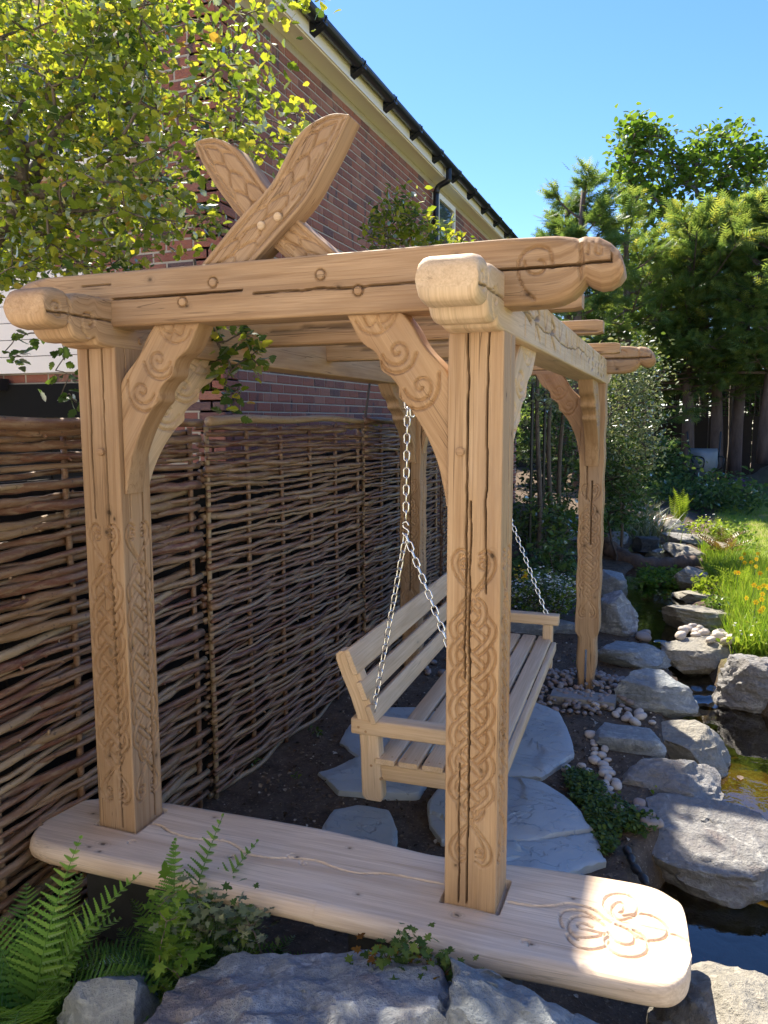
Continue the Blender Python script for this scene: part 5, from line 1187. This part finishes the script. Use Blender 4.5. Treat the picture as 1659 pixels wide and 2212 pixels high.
fern('large bright fern beside the woven panel in front of the plank seat', (-1.20, -.54, .06), fan(28, .46, 66, -8, .12)+[(95, .58, 80, 40, .10), (60, .55, 74, 20, .11), (20, .5, 55, -10, .1), (-10, .46, 45, -20, .1)], 'fern')
fern('shuttlecock fern standing upright in front of the plank seat', (-.92, -.26, .04), [(100, .54, 88, 80, .10), (70, .60, 82, 55, .105), (55, .56, 76, 36, .11), (120, .5, 84, 60, .10), (30, .5, 70, 25, .10), (180, .42, 50, -25, .085), (200, .36, 40, -40, .085), (20, .42, 60, 2, .075), (150, .40, 62, 0, .08), (0, .40, 48, -15, .075), (-30, .36, 40, -30, .07), (230, .34, 40, -30, .07), (35, .50, 66, 12, .09)]+fan(12, .44, 60, 0, .095), 'fern_dark')
fern('darker drooping fern under the plank seat edge', (-.70, -.24, .06), fan(14, .38, 50, -20, .075), 'fern_dark')
fern('lone bright fern with upright lime fronds above the stream', B0(1470, 1122, 10.6), fan(9, .62, 78, 50, .13), 'leaf_lime', False, pairs=18)
fern('coppery young fern on the lawn edge by the log', B0(1560, 1205, 8.6), fan(16, .50, 62, 5, .12), 'fern_bronze', False, pairs=18)
fern('bright green fern among the daffodils on the bank', B0(1600, 1290, 6.3), fan(11, .50, 60, 10, .10), 'leaf_lime', False, pairs=18)
fern('dark fern by the staked saplings', B0(1205, 1150, 7.7), fan(13, .62, 58, -5, .13), 'fern_dark', False, pairs=18)
fern('green fern at the foot of the silvery shrub', B0(1345, 1130, 9.6), fan(13, .6, 62, 5, .13), 'fern', False, pairs=18)
fern('dark fern on the stream bank beside the rear post', B0(1305, 1120, 9.4), fan(11, .6, 60, 0, .13), 'fern_dark', False, pairs=18)

# divided-leaf herbs in the cracks between the boulders
HERB_V = np.array([(0, 0, 0), (.10, .25, .0), (.42, .30, .03), (.24, .44, .02), (.40, .62, .03), (.16, .62, .0), (.16, .84, .0), (0, 1, -.05), (-.16, .84, 0), (-.16, .62, 0), (-.40, .62, .03), (-.24, .44, .02), (-.42, .30, .03), (-.10, .25, 0)])
HERB_T = np.array([[0, 1, 13], [1, 2, 3], [1, 3, 13], [13, 3, 11], [13, 11, 12], [3, 4, 5], [3, 5, 11], [11, 5, 9], [11, 9, 10], [5, 6, 7], [5, 7, 9], [9, 7, 8]])
HT = (HERB_V, [HERB_T])
def herb(name, label, base, pts, n, spread, size, mat, **kw): return shrub(name, label, 'plant', np.asarray(base, float), pts, n, spread, size, mat, tmpl=HT, wide=1.0, r0=.0012, up=.9, stem='bark', **kw)
def pz(lst, Y): return np.array([ony(x, y, Y) for x, y in lst])
herb('cut_leaf_herb', 'fresh green divided leaves between the pointed boulder and the lichen boulder', (-.80, -.36, .03), pz([(360, 1990), (350, 2030), (385, 2060), (345, 2080), (380, 2100), (350, 2130), (370, 2150), (395, 2125), (340, 2160), (385, 2170), (400, 2075), (420, 2050), (360, 1940), (340, 1960), (380, 1930), (400, 1960), (345, 2060)], -.42), 6, .020, .045, 'leaf_tree')
herb('cut_leaf_herb', 'mass of soft divided leaves spilling from under the plank seat onto the lichen boulder', (-.62, -.22, .10), np.vstack([pz([(430, 1960), (470, 1985), (510, 1990), (540, 2000), (480, 2010), (440, 2010), (420, 1930), (460, 1950), (530, 1975), (560, 1985), (400, 1995), (500, 1960), (550, 2015)], -.24)]), 12, .035, .035, 'leaf_grey', second=('leaf_green', 8))
herb('trailing_herb', 'olive and reddish trailing herb hanging over the boulders below the plank', (.0, -.26, .2), pz([(800, 2085), (830, 2060), (850, 2100), (880, 2080), (900, 2110), (930, 2090), (960, 2105), (820, 2130), (860, 2150), (900, 2160), (940, 2140), (970, 2130), (840, 2185), (880, 2195), (920, 2180), (780, 2110), (870, 2050), (885, 2030), (975, 2090), (900, 2210), (760, 2130), (800, 2160), (830, 2200), (990, 2150), (950, 2170), (860, 2120), (910, 2140)], -.34), 20, .024, .030, 'leaf_green', second=('fern_bronze', 9))
herb('grass_tuft', 'thin dark grass growing beside the fence foot', (-1.42, -.35, .02), blob(8, (-1.40, -.33, .2), (.1, .1, .12)), 3, .03, .03, 'leaf_dark')

# ---- creeping plants (stuff) and grass
def carpet(name, pix, n, z, size, mat, label, hgt=.05):
    poly = np.array([onz(x, y, z)[:2] for x, y in pix]); lo, hi = poly.min(0), poly.max(0); Q_ = lo+(hi-lo)*rng.random((n*3, 2)); Q_ = Q_[sdf(poly, Q_[:, 0], Q_[:, 1])+.03*fbm(np.c_[Q_*14, 0*Q_[:, 0]], 3, 2) < 0][:n]
    z_ = ground_h(Q_[:, 0], Q_[:, 1])+hgt*rng.random(len(Q_)); V, Fs, R = leaf_cloud(np.c_[Q_, np.maximum(z_, z)], 5, .012, size, 1.0, wide=1.5); o = mk(name, V, Fs, M[mat], None, False, {'rnd': R}); tag(o, label, 'ground cover', kind='stuff')
carpet('creeping_plants', [(1222, 1664), (1265, 1668), (1300, 1690), (1320, 1715), (1370, 1755), (1410, 1775), (1395, 1795), (1340, 1800), (1318, 1840), (1300, 1830), (1285, 1780), (1260, 1735), (1230, 1700)], 900, .03, .022, 'leaf_green', 'dark green creeping plants between the slate flags and the boulders')
carpet('creeping_plants', [(1405, 1770), (1450, 1765), (1480, 1800), (1540, 1830), (1600, 1850), (1650, 1870), (1640, 1850), (1560, 1815), (1480, 1775)], 130, WL+.05, .022, 'leaf_lime', 'lime green creeper trailing onto the pond water', .06)
def blades(name, XY, h0, h1, wdt, mat, label, lean=.35):
    n = len(XY); z = ground_h(XY[:, 0], XY[:, 1]); tv = np.array([(-.5, 0, 0), (.5, 0, 0), (.32, .55, .06), (-.32, .55, .06), (0, 1, .3)]); D = rng.normal(size=(n, 3))*lean; D[:, 2] = 1; Nn = rng.normal(size=(n, 3)); Nn[:, 2] = 0
    h = h0+(h1-h0)*rng.random(n); Mx = frames(D, Nn)*h[:, None, None]; Mx[:, :, 0] *= (wdt/h)[:, None]; V, Fs, R = scatter(tv, [np.array([[0, 1, 2, 3]]), np.array([[3, 2, 4]])], np.c_[XY, z-.01], Mx)
    o = mk(name, V, Fs, M[mat], None, False, {'rnd': R}); tag(o, label, 'grass', kind='stuff')
def region(n, f):
    out = np.zeros((0, 2))
    while len(out) < n: q = f(n); out = np.vstack([out, q])
    return out[:n]
def lawn_pts(n): y = 4.3+13*rng.random(n)**1.6; x = .82+.04*np.clip(y-5, 0, 99)+.1*rng.normal(size=n)*.6+np.abs(rng.normal(size=n))*(.5+.22*y*.5); return np.c_[x, y][(x > .7)]
blades('lawn_grass', region(42000, lawn_pts), .035, .085, .006, 'grass', 'short sunlit lawn grass beside the stream')
def bank_pts(n): y = 4.2+3.4*rng.random(n); x = 1.02+.05*(y-4.2)+.16*rng.normal(size=n)+.25*rng.random(n); return np.c_[x, y][(x > .88+.02*(y-4.2))]
blades('long_grass', region(9000, bank_pts), .14, .34, .009, 'grass', 'long bright grass and daffodil leaves on the bank', .28)
def bank2(n): y = 7.2+2.6*rng.random(n); x = .95+.05*(y-7)+.14*rng.normal(size=n); return np.c_[x, y][(x > .82)]
blades('long_grass', region(3200, bank2), .10, .26, .011, 'grass', 'tufts of long grass along the upper stream')
def tuft_pts(n): return np.c_[-.05+.22*rng.normal(size=n), 10.0+.25*rng.normal(size=n)]
blades('striped_grass', region(420, tuft_pts), .3, .62, .016, 'leaf_grey', 'arching variegated grass tuft above the waterfall', .55)
def fl(n): y = 4.4+2.8*rng.random(n); x = 1.18+.05*(y-4.2)+.14*rng.normal(size=n); return np.c_[x, y][(x > 1.0)]
dq = region(34, fl)
for k, (x, y) in enumerate(dq):
    z0 = hz(x, y); h = .24+.12*rng.random(); root = thing('daffodil', 'yellow orange daffodil on the grassy bank', 'flower', (x, y, z0), 'daffodils on the bank')
    b = MB(); b.tube(np.array([(x, y, z0), (x+.01, y, z0+h*.6), (x+.02, y-.01, z0+h)]), .003, 4); b.build('stem', M['leaf_green'], root)
    n = 6; a = np.arange(n)*2*math.pi/n; ax = np.array([.3*rng.normal(), -.8, .25]); ax /= np.linalg.norm(ax); s1 = np.cross(ax, [0, 0, 1.0]); s1 /= np.linalg.norm(s1); s2 = np.cross(s1, ax)
    D = s1[None]*np.cos(a)[:, None]+s2[None]*np.sin(a)[:, None]; V, Fs, R = scatter(LEAF_V, LEAF, np.tile([x+.02, y-.01, z0+h], (n, 1)), frames(D, np.tile(ax, (n, 1)))*.025*np.array([1.4, 1, 1])); mk('petals', V, Fs, M['flower_yellow'], root, False, {'rnd': R})
for i, (px, py, Y, lab) in enumerate(((1520, 1145, 9.6, 'pale green leafy plant behind the pink boulder'), (1585, 1160, 9.8, 'leafy lime plant on the lawn edge beyond the coppery fern'), (1535, 1280, 6.6, 'small leafy plant beside the whitish boulder'), (1560, 1330, 5.6, 'leafy herb in the bank grass beside the cream boulder'), (1630, 1400, 4.5, 'white flowered herb at the foot of the bank'))):
    shrub('bank_plant', lab, 'plant', B0(px, py+20, Y), pblob(34, px-42, px+42, py-28, py+24, Y-.25, Y+.25), 9, .05, .055, 'leaf_lime' if i % 2 == 0 else 'leaf_tree', flowers=('flower_white', 2, .05, .02) if i in (0, 4) else None)
shrub('purple_flower', 'loose purple flowers in front of the soil heap', 'flower', B0(1605, 1080, 15.5), pblob(16, 1575, 1635, 1040, 1075, 15.3, 15.8), 5, .06, .07, 'leaf_dark', flowers=('flower_purple', 6, .05, .06))
shrub('shade_plants', 'dark leafy undergrowth in front of the soil heap', 'shrub', B0(1500, 1085, 15), pblob(150, 1390, 1640, 1040, 1105, 13.5, 16.5), 12, .16, .12, 'leaf_dark')
shrub('shade_plants', 'dark undergrowth under the conifer trunks', 'shrub', B0(1400, 1060, 17), pblob(140, 1290, 1480, 960, 1080, 16, 18), 12, .22, .15, 'leaf_dark')

for k, (px, py) in enumerate(((555, 1660), (600, 1600), (640, 1700), (690, 1600), (1250, 1440))):
    p = onz(px, py, .0); shrub('weed_seedling', ('tiny weed by the fence foot beside the plank seat', 'small weed on the soil halfway along the fence', 'small weed between the fence and the slate flags', 'little weed behind the swing leg', 'weed seedling beside the rear post pebbles')[k], 'plant', np.array([p[0], p[1], hz(p[0], p[1])]), blob(5, (p[0], p[1], .05), (.03, .03, .02)), 3, .012, .03, 'leaf_green', r0=.001)
# litter: bark chips, twigs, grit and dead leaves on the soil
n_ = 5200; q = np.c_[-1.52+2.0*rng.random(n_), .28+4.2*rng.random(n_)]; q = q[(sdf(POND, q[:, 0], q[:, 1]) > .05)]; n_ = len(q)
Dl = rng.normal(size=(n_, 3)); Dl[:, 2] *= .25; Nl = rng.normal(size=(n_, 3))*.35+np.array([0, 0, 1.0]); sl = .008+.026*rng.random(n_)**2.5
V, Fs, R = scatter(LEAF_V*np.array([1.3, 1, 2.5]), LEAF, np.c_[q, ground_h(q[:, 0], q[:, 1])+.004], frames(Dl, Nl)*sl[:, None, None]); tag(mk('soil_litter', V, Fs, M['litter'], None, False, {'rnd': R}), 'bark chips and grit scattered on the soil under the swing', 'litter', kind='stuff')
# fallen log, waterfall stone
lp = catmull([ony(1296, 1165, 8.6), ony(1330, 1195, 8.4), ony(1375, 1215, 8.2), ony(1430, 1222, 8.2), ony(1480, 1215, 8.25), ony(1515, 1220, 8.3)], 6); lp[:, 2] += 0
lg = MB(); lg.tube(lp, np.linspace(.115, .085, len(lp))*(1+.14*np.sin(np.arange(len(lp))*1.7)), 10); tag(lg.build('fallen_log', M['log'], None, True), 'rough barked fallen log lying across the stream', 'log')
pt = catmull([(-.02, 0, 0), (0.0, .1, 0)], 2)
lp = catmull([onz(1352, 1833, .03), onz(1362, 1850, .03), onz(1368, 1870, .03), onz(1385, 1890, .03), onz(1398, 1912, .03)], 6)
lg = MB(); lg.tube(lp, .016+.004*np.sin(np.arange(len(lp))), 7); tag(lg.build('liner_fold', M['dark_steel'], None, True), 'fold of dark pond liner beside the flat purple boulder', 'pond liner')
lf = MB()
V, Fs, R = scatter(LEAF_V, LEAF, np.array([onz(1600, 1685, WL+.004), onz(1585, 1690, WL+.004)]), np.array([np.eye(3)*.07, np.eye(3)*.06])); o = mk('dead_leaf', V[:8], [LEAF_Q, LEAF_T], M['log']); tag(o, 'curled brown dead leaf floating on the pond', 'leaf')

# ------------------------------------------------------------------ far trees, trellis, soil heap, wheelbarrow
SP_V = [(0, 0, 0)]; SP_T = []
for k, (y, w) in enumerate(((.1, .34), (.28, .40), (.46, .36), (.64, .28), (.82, .18))):
    for sg in (-1, 1):
        i = len(SP_V); SP_V += [(0, y-.05, 0), (sg*w, y+.26, -.06-.05*sg*k*.3), (0, y+.07, 0)]; SP_T.append([i, i+1, i+2])
i = len(SP_V); SP_V += [(-.03, 0, 0), (.03, 0, 0), (0, 1.08, -.05)]; SP_T.append([i, i+1, i+2])
SP_V = np.array(SP_V); SP_T = np.array(SP_T)
def conifer(px, Y, top_py, width, label, n=2300, clear=2.6, sparse=0.0, size=.30, gold=.5):
    b = ony(px, 1000, Y); x = b[0]; z0 = hz(x, Y); zt = ony(px, top_py, Y)[2]; root = thing('conifer_tree', label, 'tree', (x, Y, z0), 'conifers along the back of the garden')
    zz = np.linspace(0, 1, 10); t = MB(); t.tube(np.c_[x+.08*np.sin(zz*4+px), Y+.05*np.cos(zz*3+px), z0+zz*(zt-z0)*.96], .17*(1-zz*.85)+.015, 8); t.build('trunk', M['bark_far'], root, True)
    bl = MB(); nb = int(46*(1-sparse)); lob = rng.random(4)*6.28; C_, D_, U_ = [], [], []
    for k in range(nb):
        f = (k+rng.random())/nb; z = z0+clear+(zt-z0-clear)*f*.95; a = k*2.4+rng.normal()*.6
        R_ = width*(1.10-.80*f**2.2)*(.45+.85*rng.random())*(1+.3*math.sin(2*a+lob[0]+z*1.1))
        out = np.array([math.cos(a), math.sin(a), 0]); sd = np.array([-out[1], out[0], 0]); s = np.array([x, Y, z-.1*R_]); e = s+out*R_+[0, 0, (.18+.6*f*f)*R_+.12]
        m = (s+e)/2+[0, 0, -.10*R_]; bl.tube(np.array([s, m, e]), [.035, .022, .008], 4, False)
        for q in range(9):
            u = .28+.72*rng.random()**.8; p = s*(1-u)**2+2*m*u*(1-u)+e*u*u; t = sd*rng.choice([-1, 1])*(.5+.6*rng.random())+out*(.5+.5*rng.random())+np.array([0, 0, .15+.3*rng.normal()+.5*f]); t /= np.linalg.norm(t); ln = (.22+.38*rng.random())*(1.1-.5*u)*(.5+.5*R_)
            bl.tube(np.array([p, p+t*ln]), [.010, .004], 3, False); ns = max(4, int(n/nb/9))
            v = rng.random(ns)**.7; C_.append(p+t*ln*v[:, None]+rng.normal(size=(ns, 3))*np.array([.075, .075, .045])); D_.append(np.repeat((t+out*.3)[None], ns, 0)); U_.append(np.full(ns, .35*(u-.6)))
    bl.build('branches', M['bark_far'], root); c = np.vstack(C_); D = np.vstack(D_); u = np.concatenate(U_); n = len(c)
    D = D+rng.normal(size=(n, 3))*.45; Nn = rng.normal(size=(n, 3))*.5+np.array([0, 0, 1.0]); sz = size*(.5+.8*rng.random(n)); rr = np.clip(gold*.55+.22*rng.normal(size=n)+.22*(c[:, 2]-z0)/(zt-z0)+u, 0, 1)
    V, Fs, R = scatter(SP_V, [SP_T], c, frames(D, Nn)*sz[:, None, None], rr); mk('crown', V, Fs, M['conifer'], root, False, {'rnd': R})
conifer(1246, 17, 385, 1.35, 'bushy feathery conifer nearest the house roof', 6200, .6, size=.25, gold=.4)
conifer(1212, 18, 430, 1.2, 'shorter conifer tucked behind the bushy one at the roof corner', 4200, .6, size=.25, gold=.3)
conifer(1338, 18.5, 445, 1.5, 'thin open conifer with bare leaning branches', 2600, 1.6, .35, .27, .5)
conifer(1405, 20, 545, 1.6, 'conifer with a slender trunk behind the silvery shrub', 4200, 2.2, gold=.5)
conifer(1478, 20, 470, 1.7, 'conifer with a stout bare trunk beside the wheelbarrow', 4600, 2.5, gold=.6)
conifer(1541, 20.5, 500, 1.7, 'middle conifer of the row before the trellis', 4600, 2.6, gold=.5)
conifer(1594, 20.6, 440, 1.7, 'golden topped conifer between two darker trunks', 4600, 2.6, gold=.7)
conifer(1657, 19.5, 425, 1.8, 'tall dense conifer above the soil heap', 4800, 2.4, gold=.6)
conifer(1740, 20, 430, 1.7, 'conifer at the lawn end of the row', 3600, 2.3)
conifer(1290, 22, 600, 1.6, 'dark conifer filling the gap behind the silvery shrub', 4000, .5, gold=.3)
root = thing('maple_tree', 'tall broad leaved tree rising above the conifers', 'tree', (1.2, 24.5, 0), None)
tgm = np.vstack([pblob(120, 1325, 1470, 265, 470, 23.5, 25.5), pblob(120, 1470, 1665, 265, 450, 23.5, 25.5), pblob(60, 1360, 1640, 420, 560, 24, 25.5), pblob(25, 1340, 1400, 250, 330, 24, 25)])
P, par, wg, kids = grow([(1.2, 24.5, 0), (1.15, 24.5, 3), (1.1, 24.5, 5.2), (1.0, 24.5, 6.4)], tgm); limbs('branches', P, par, wg, .016, .45, 'bark', root, .2)
leaves('crown', [leaf_cloud(P[4:], 7, .20, .20, .6, (SERR_V, [SERR_T]), 1.5)], 'leaf_tree', root)
root = thing('broadleaf_tree', 'leafy tree edge beside the tall maple', 'tree', (5.2, 23.5, 0)); tgm = blob(90, (4.9, 23.5, 8.0), (1.7, 1.3, 2.4)); P, par, wg, kids = grow([(5.2, 23.5, 0), (5.2, 23.5, 3), (5.1, 23.5, 5)], tgm); limbs('branches', P, par, wg, .016, .45, 'bark', root, .2); leaves('crown', [leaf_cloud(P[3:], 11, .28, .26, .6, (SERR_V, [SERR_T]), 1.5)], 'leaf_green', root)
for (x_, y_, s_, lab) in ((1.9, 22.6, 1.0, 'light green broad leaved tree among the conifer tops'), (-.6, 23.0, .8, 'slim broad leaved tree behind the thin conifer')):
    root = thing('broadleaf_tree', lab, 'tree', (x_, y_, 0)); tgm = np.vstack([blob(60, (x_-.5, y_, 6.3*s_+.3), (1.1, .9, 1.5)), blob(50, (x_+.8, y_, 7.2*s_), (1.0, .9, 1.3))]); P, par, wg, kids = grow([(x_, y_, 0), (x_, y_, 2.5), (x_, y_, 4.2)], tgm); limbs('branches', P, par, wg, .014, .45, 'bark', root, .16); leaves('crown', [leaf_cloud(P[3:], 9, .26, .19, .6, (SERR_V, [SERR_T]), 1.4)], 'leaf_tree', root)
far = thing('trellis_fence', 'dark boarded fence topped with square trellis behind the conifers', 'fence', (0, 24, 0))
for k in range(26): b = MB(); b.box((-7+k*.62, 24, .95), (.60, .03, 1.9)); b.build('board', M['trellis'], far)
for k in range(9): b = MB(); b.box((-7+k*1.86, 23.95, 1.5), (.1, .1, 3.0)); b.build('post', M['trellis'], far)
b = MB()
for k in range(120): b.box((-7.2+k*.135, 24, 2.42), (.032, .02, 1.05))
for k in range(9): b.box((.8, 23.98, 1.95+k*.12), (16.2, .02, .03))
tag(b.build('lattice', M['trellis'], far), kind='stuff')
bx = thing('far_hedge', 'dark hedge closing the garden behind the trellis', 'hedge', (0, 27.5, 0)); hp = np.stack([-14+28*rng.random(900), 26.5+1.5*rng.random(900), 4.2*rng.random(900)**.8], -1)
b = MB(); [b.tube(np.array([(-13+k*1.6, 27.3, 0), (-13+k*1.6, 27.2, 3.4)]), .06, 5) for k in range(17)]; b.build('stems', M['bark_far'], bx); leaves('foliage', [leaf_cloud(hp, 16, .35, .42)], 'leaf_dark', bx)

wb = thing('wheelbarrow', 'galvanised wheelbarrow tipped up on its nose against the soil heap', 'wheelbarrow', (1.2, 18.0, hz(1.2, 18.0)))
b0 = BASE[wb]; wx, wy, wz = b0
rows = []; tv = []
for h, hw, dd in ((.18, .20, .16), (.30, .27, .22), (.62, .33, .26), (.86, .33, .24), (.96, .29, .18)):
    a = np.linspace(0, math.pi, 9); tv.append(np.stack([wx-.12+hw*np.cos(a), wy+.12-dd*np.sin(a)*1.25, np.full(9, wz+h)], -1))
tv = np.array(tv).reshape(-1, 3); q = [[i*9+j, i*9+j+1, i*9+10+j, i*9+9+j] for i in range(4) for j in range(8)]; tb = mk('tub', tv, np.array(q), M['tub'], wb, True); sm = tb.modifiers.new('thick', 'SOLIDIFY'); sm.thickness = .012
for s in (-1, 1):
    p = catmull([(wx+.08+s*.05, wy-.25, wz+.16), (wx-.10+s*.18, wy-.30, wz+.34), (wx-.05+s*.27, wy-.30, wz+.56), (wx-.10+s*.30, wy-.26, wz+.75), (wx-.12+s*.34, wy-.10, wz+1.02), (wx-.14+s*.37, wy+.02, wz+1.36)], 6); V, Q, T = tube_arrays(p, .022, 7); mk('handle', V, [Q, T], M['dark_steel'], wb, True)
    p = catmull([(wx-.10+s*.2, wy-.30, wz+.5), (wx+.05+s*.2, wy-.52, wz+.52), (wx+.08+s*.22, wy-.5, wz+.75), (wx-.1+s*.3, wy-.28, wz+.8)], 5); V, Q, T = tube_arrays(p, .018, 6); mk('leg', V, [Q, T], M['dark_steel'], wb, True)
a = np.linspace(0, 2*math.pi, 25); V, Q, T = tube_arrays(np.stack([wx+.12+.03*np.cos(a), wy-.30+.19*np.cos(a), wz+.20+.19*np.sin(a)], -1), .05, 8, False); ty = mk('wheel', V, Q, simple('tyre', (.16, .11, .03), .7), wb, True)
V, Q, T = tube_arrays(np.array([(wx+.07, wy-.30, wz+.2), (wx+.17, wy-.30, wz+.2)]), .13, 14); mk('rim', V, [Q, T], M['dark_steel'], ty)
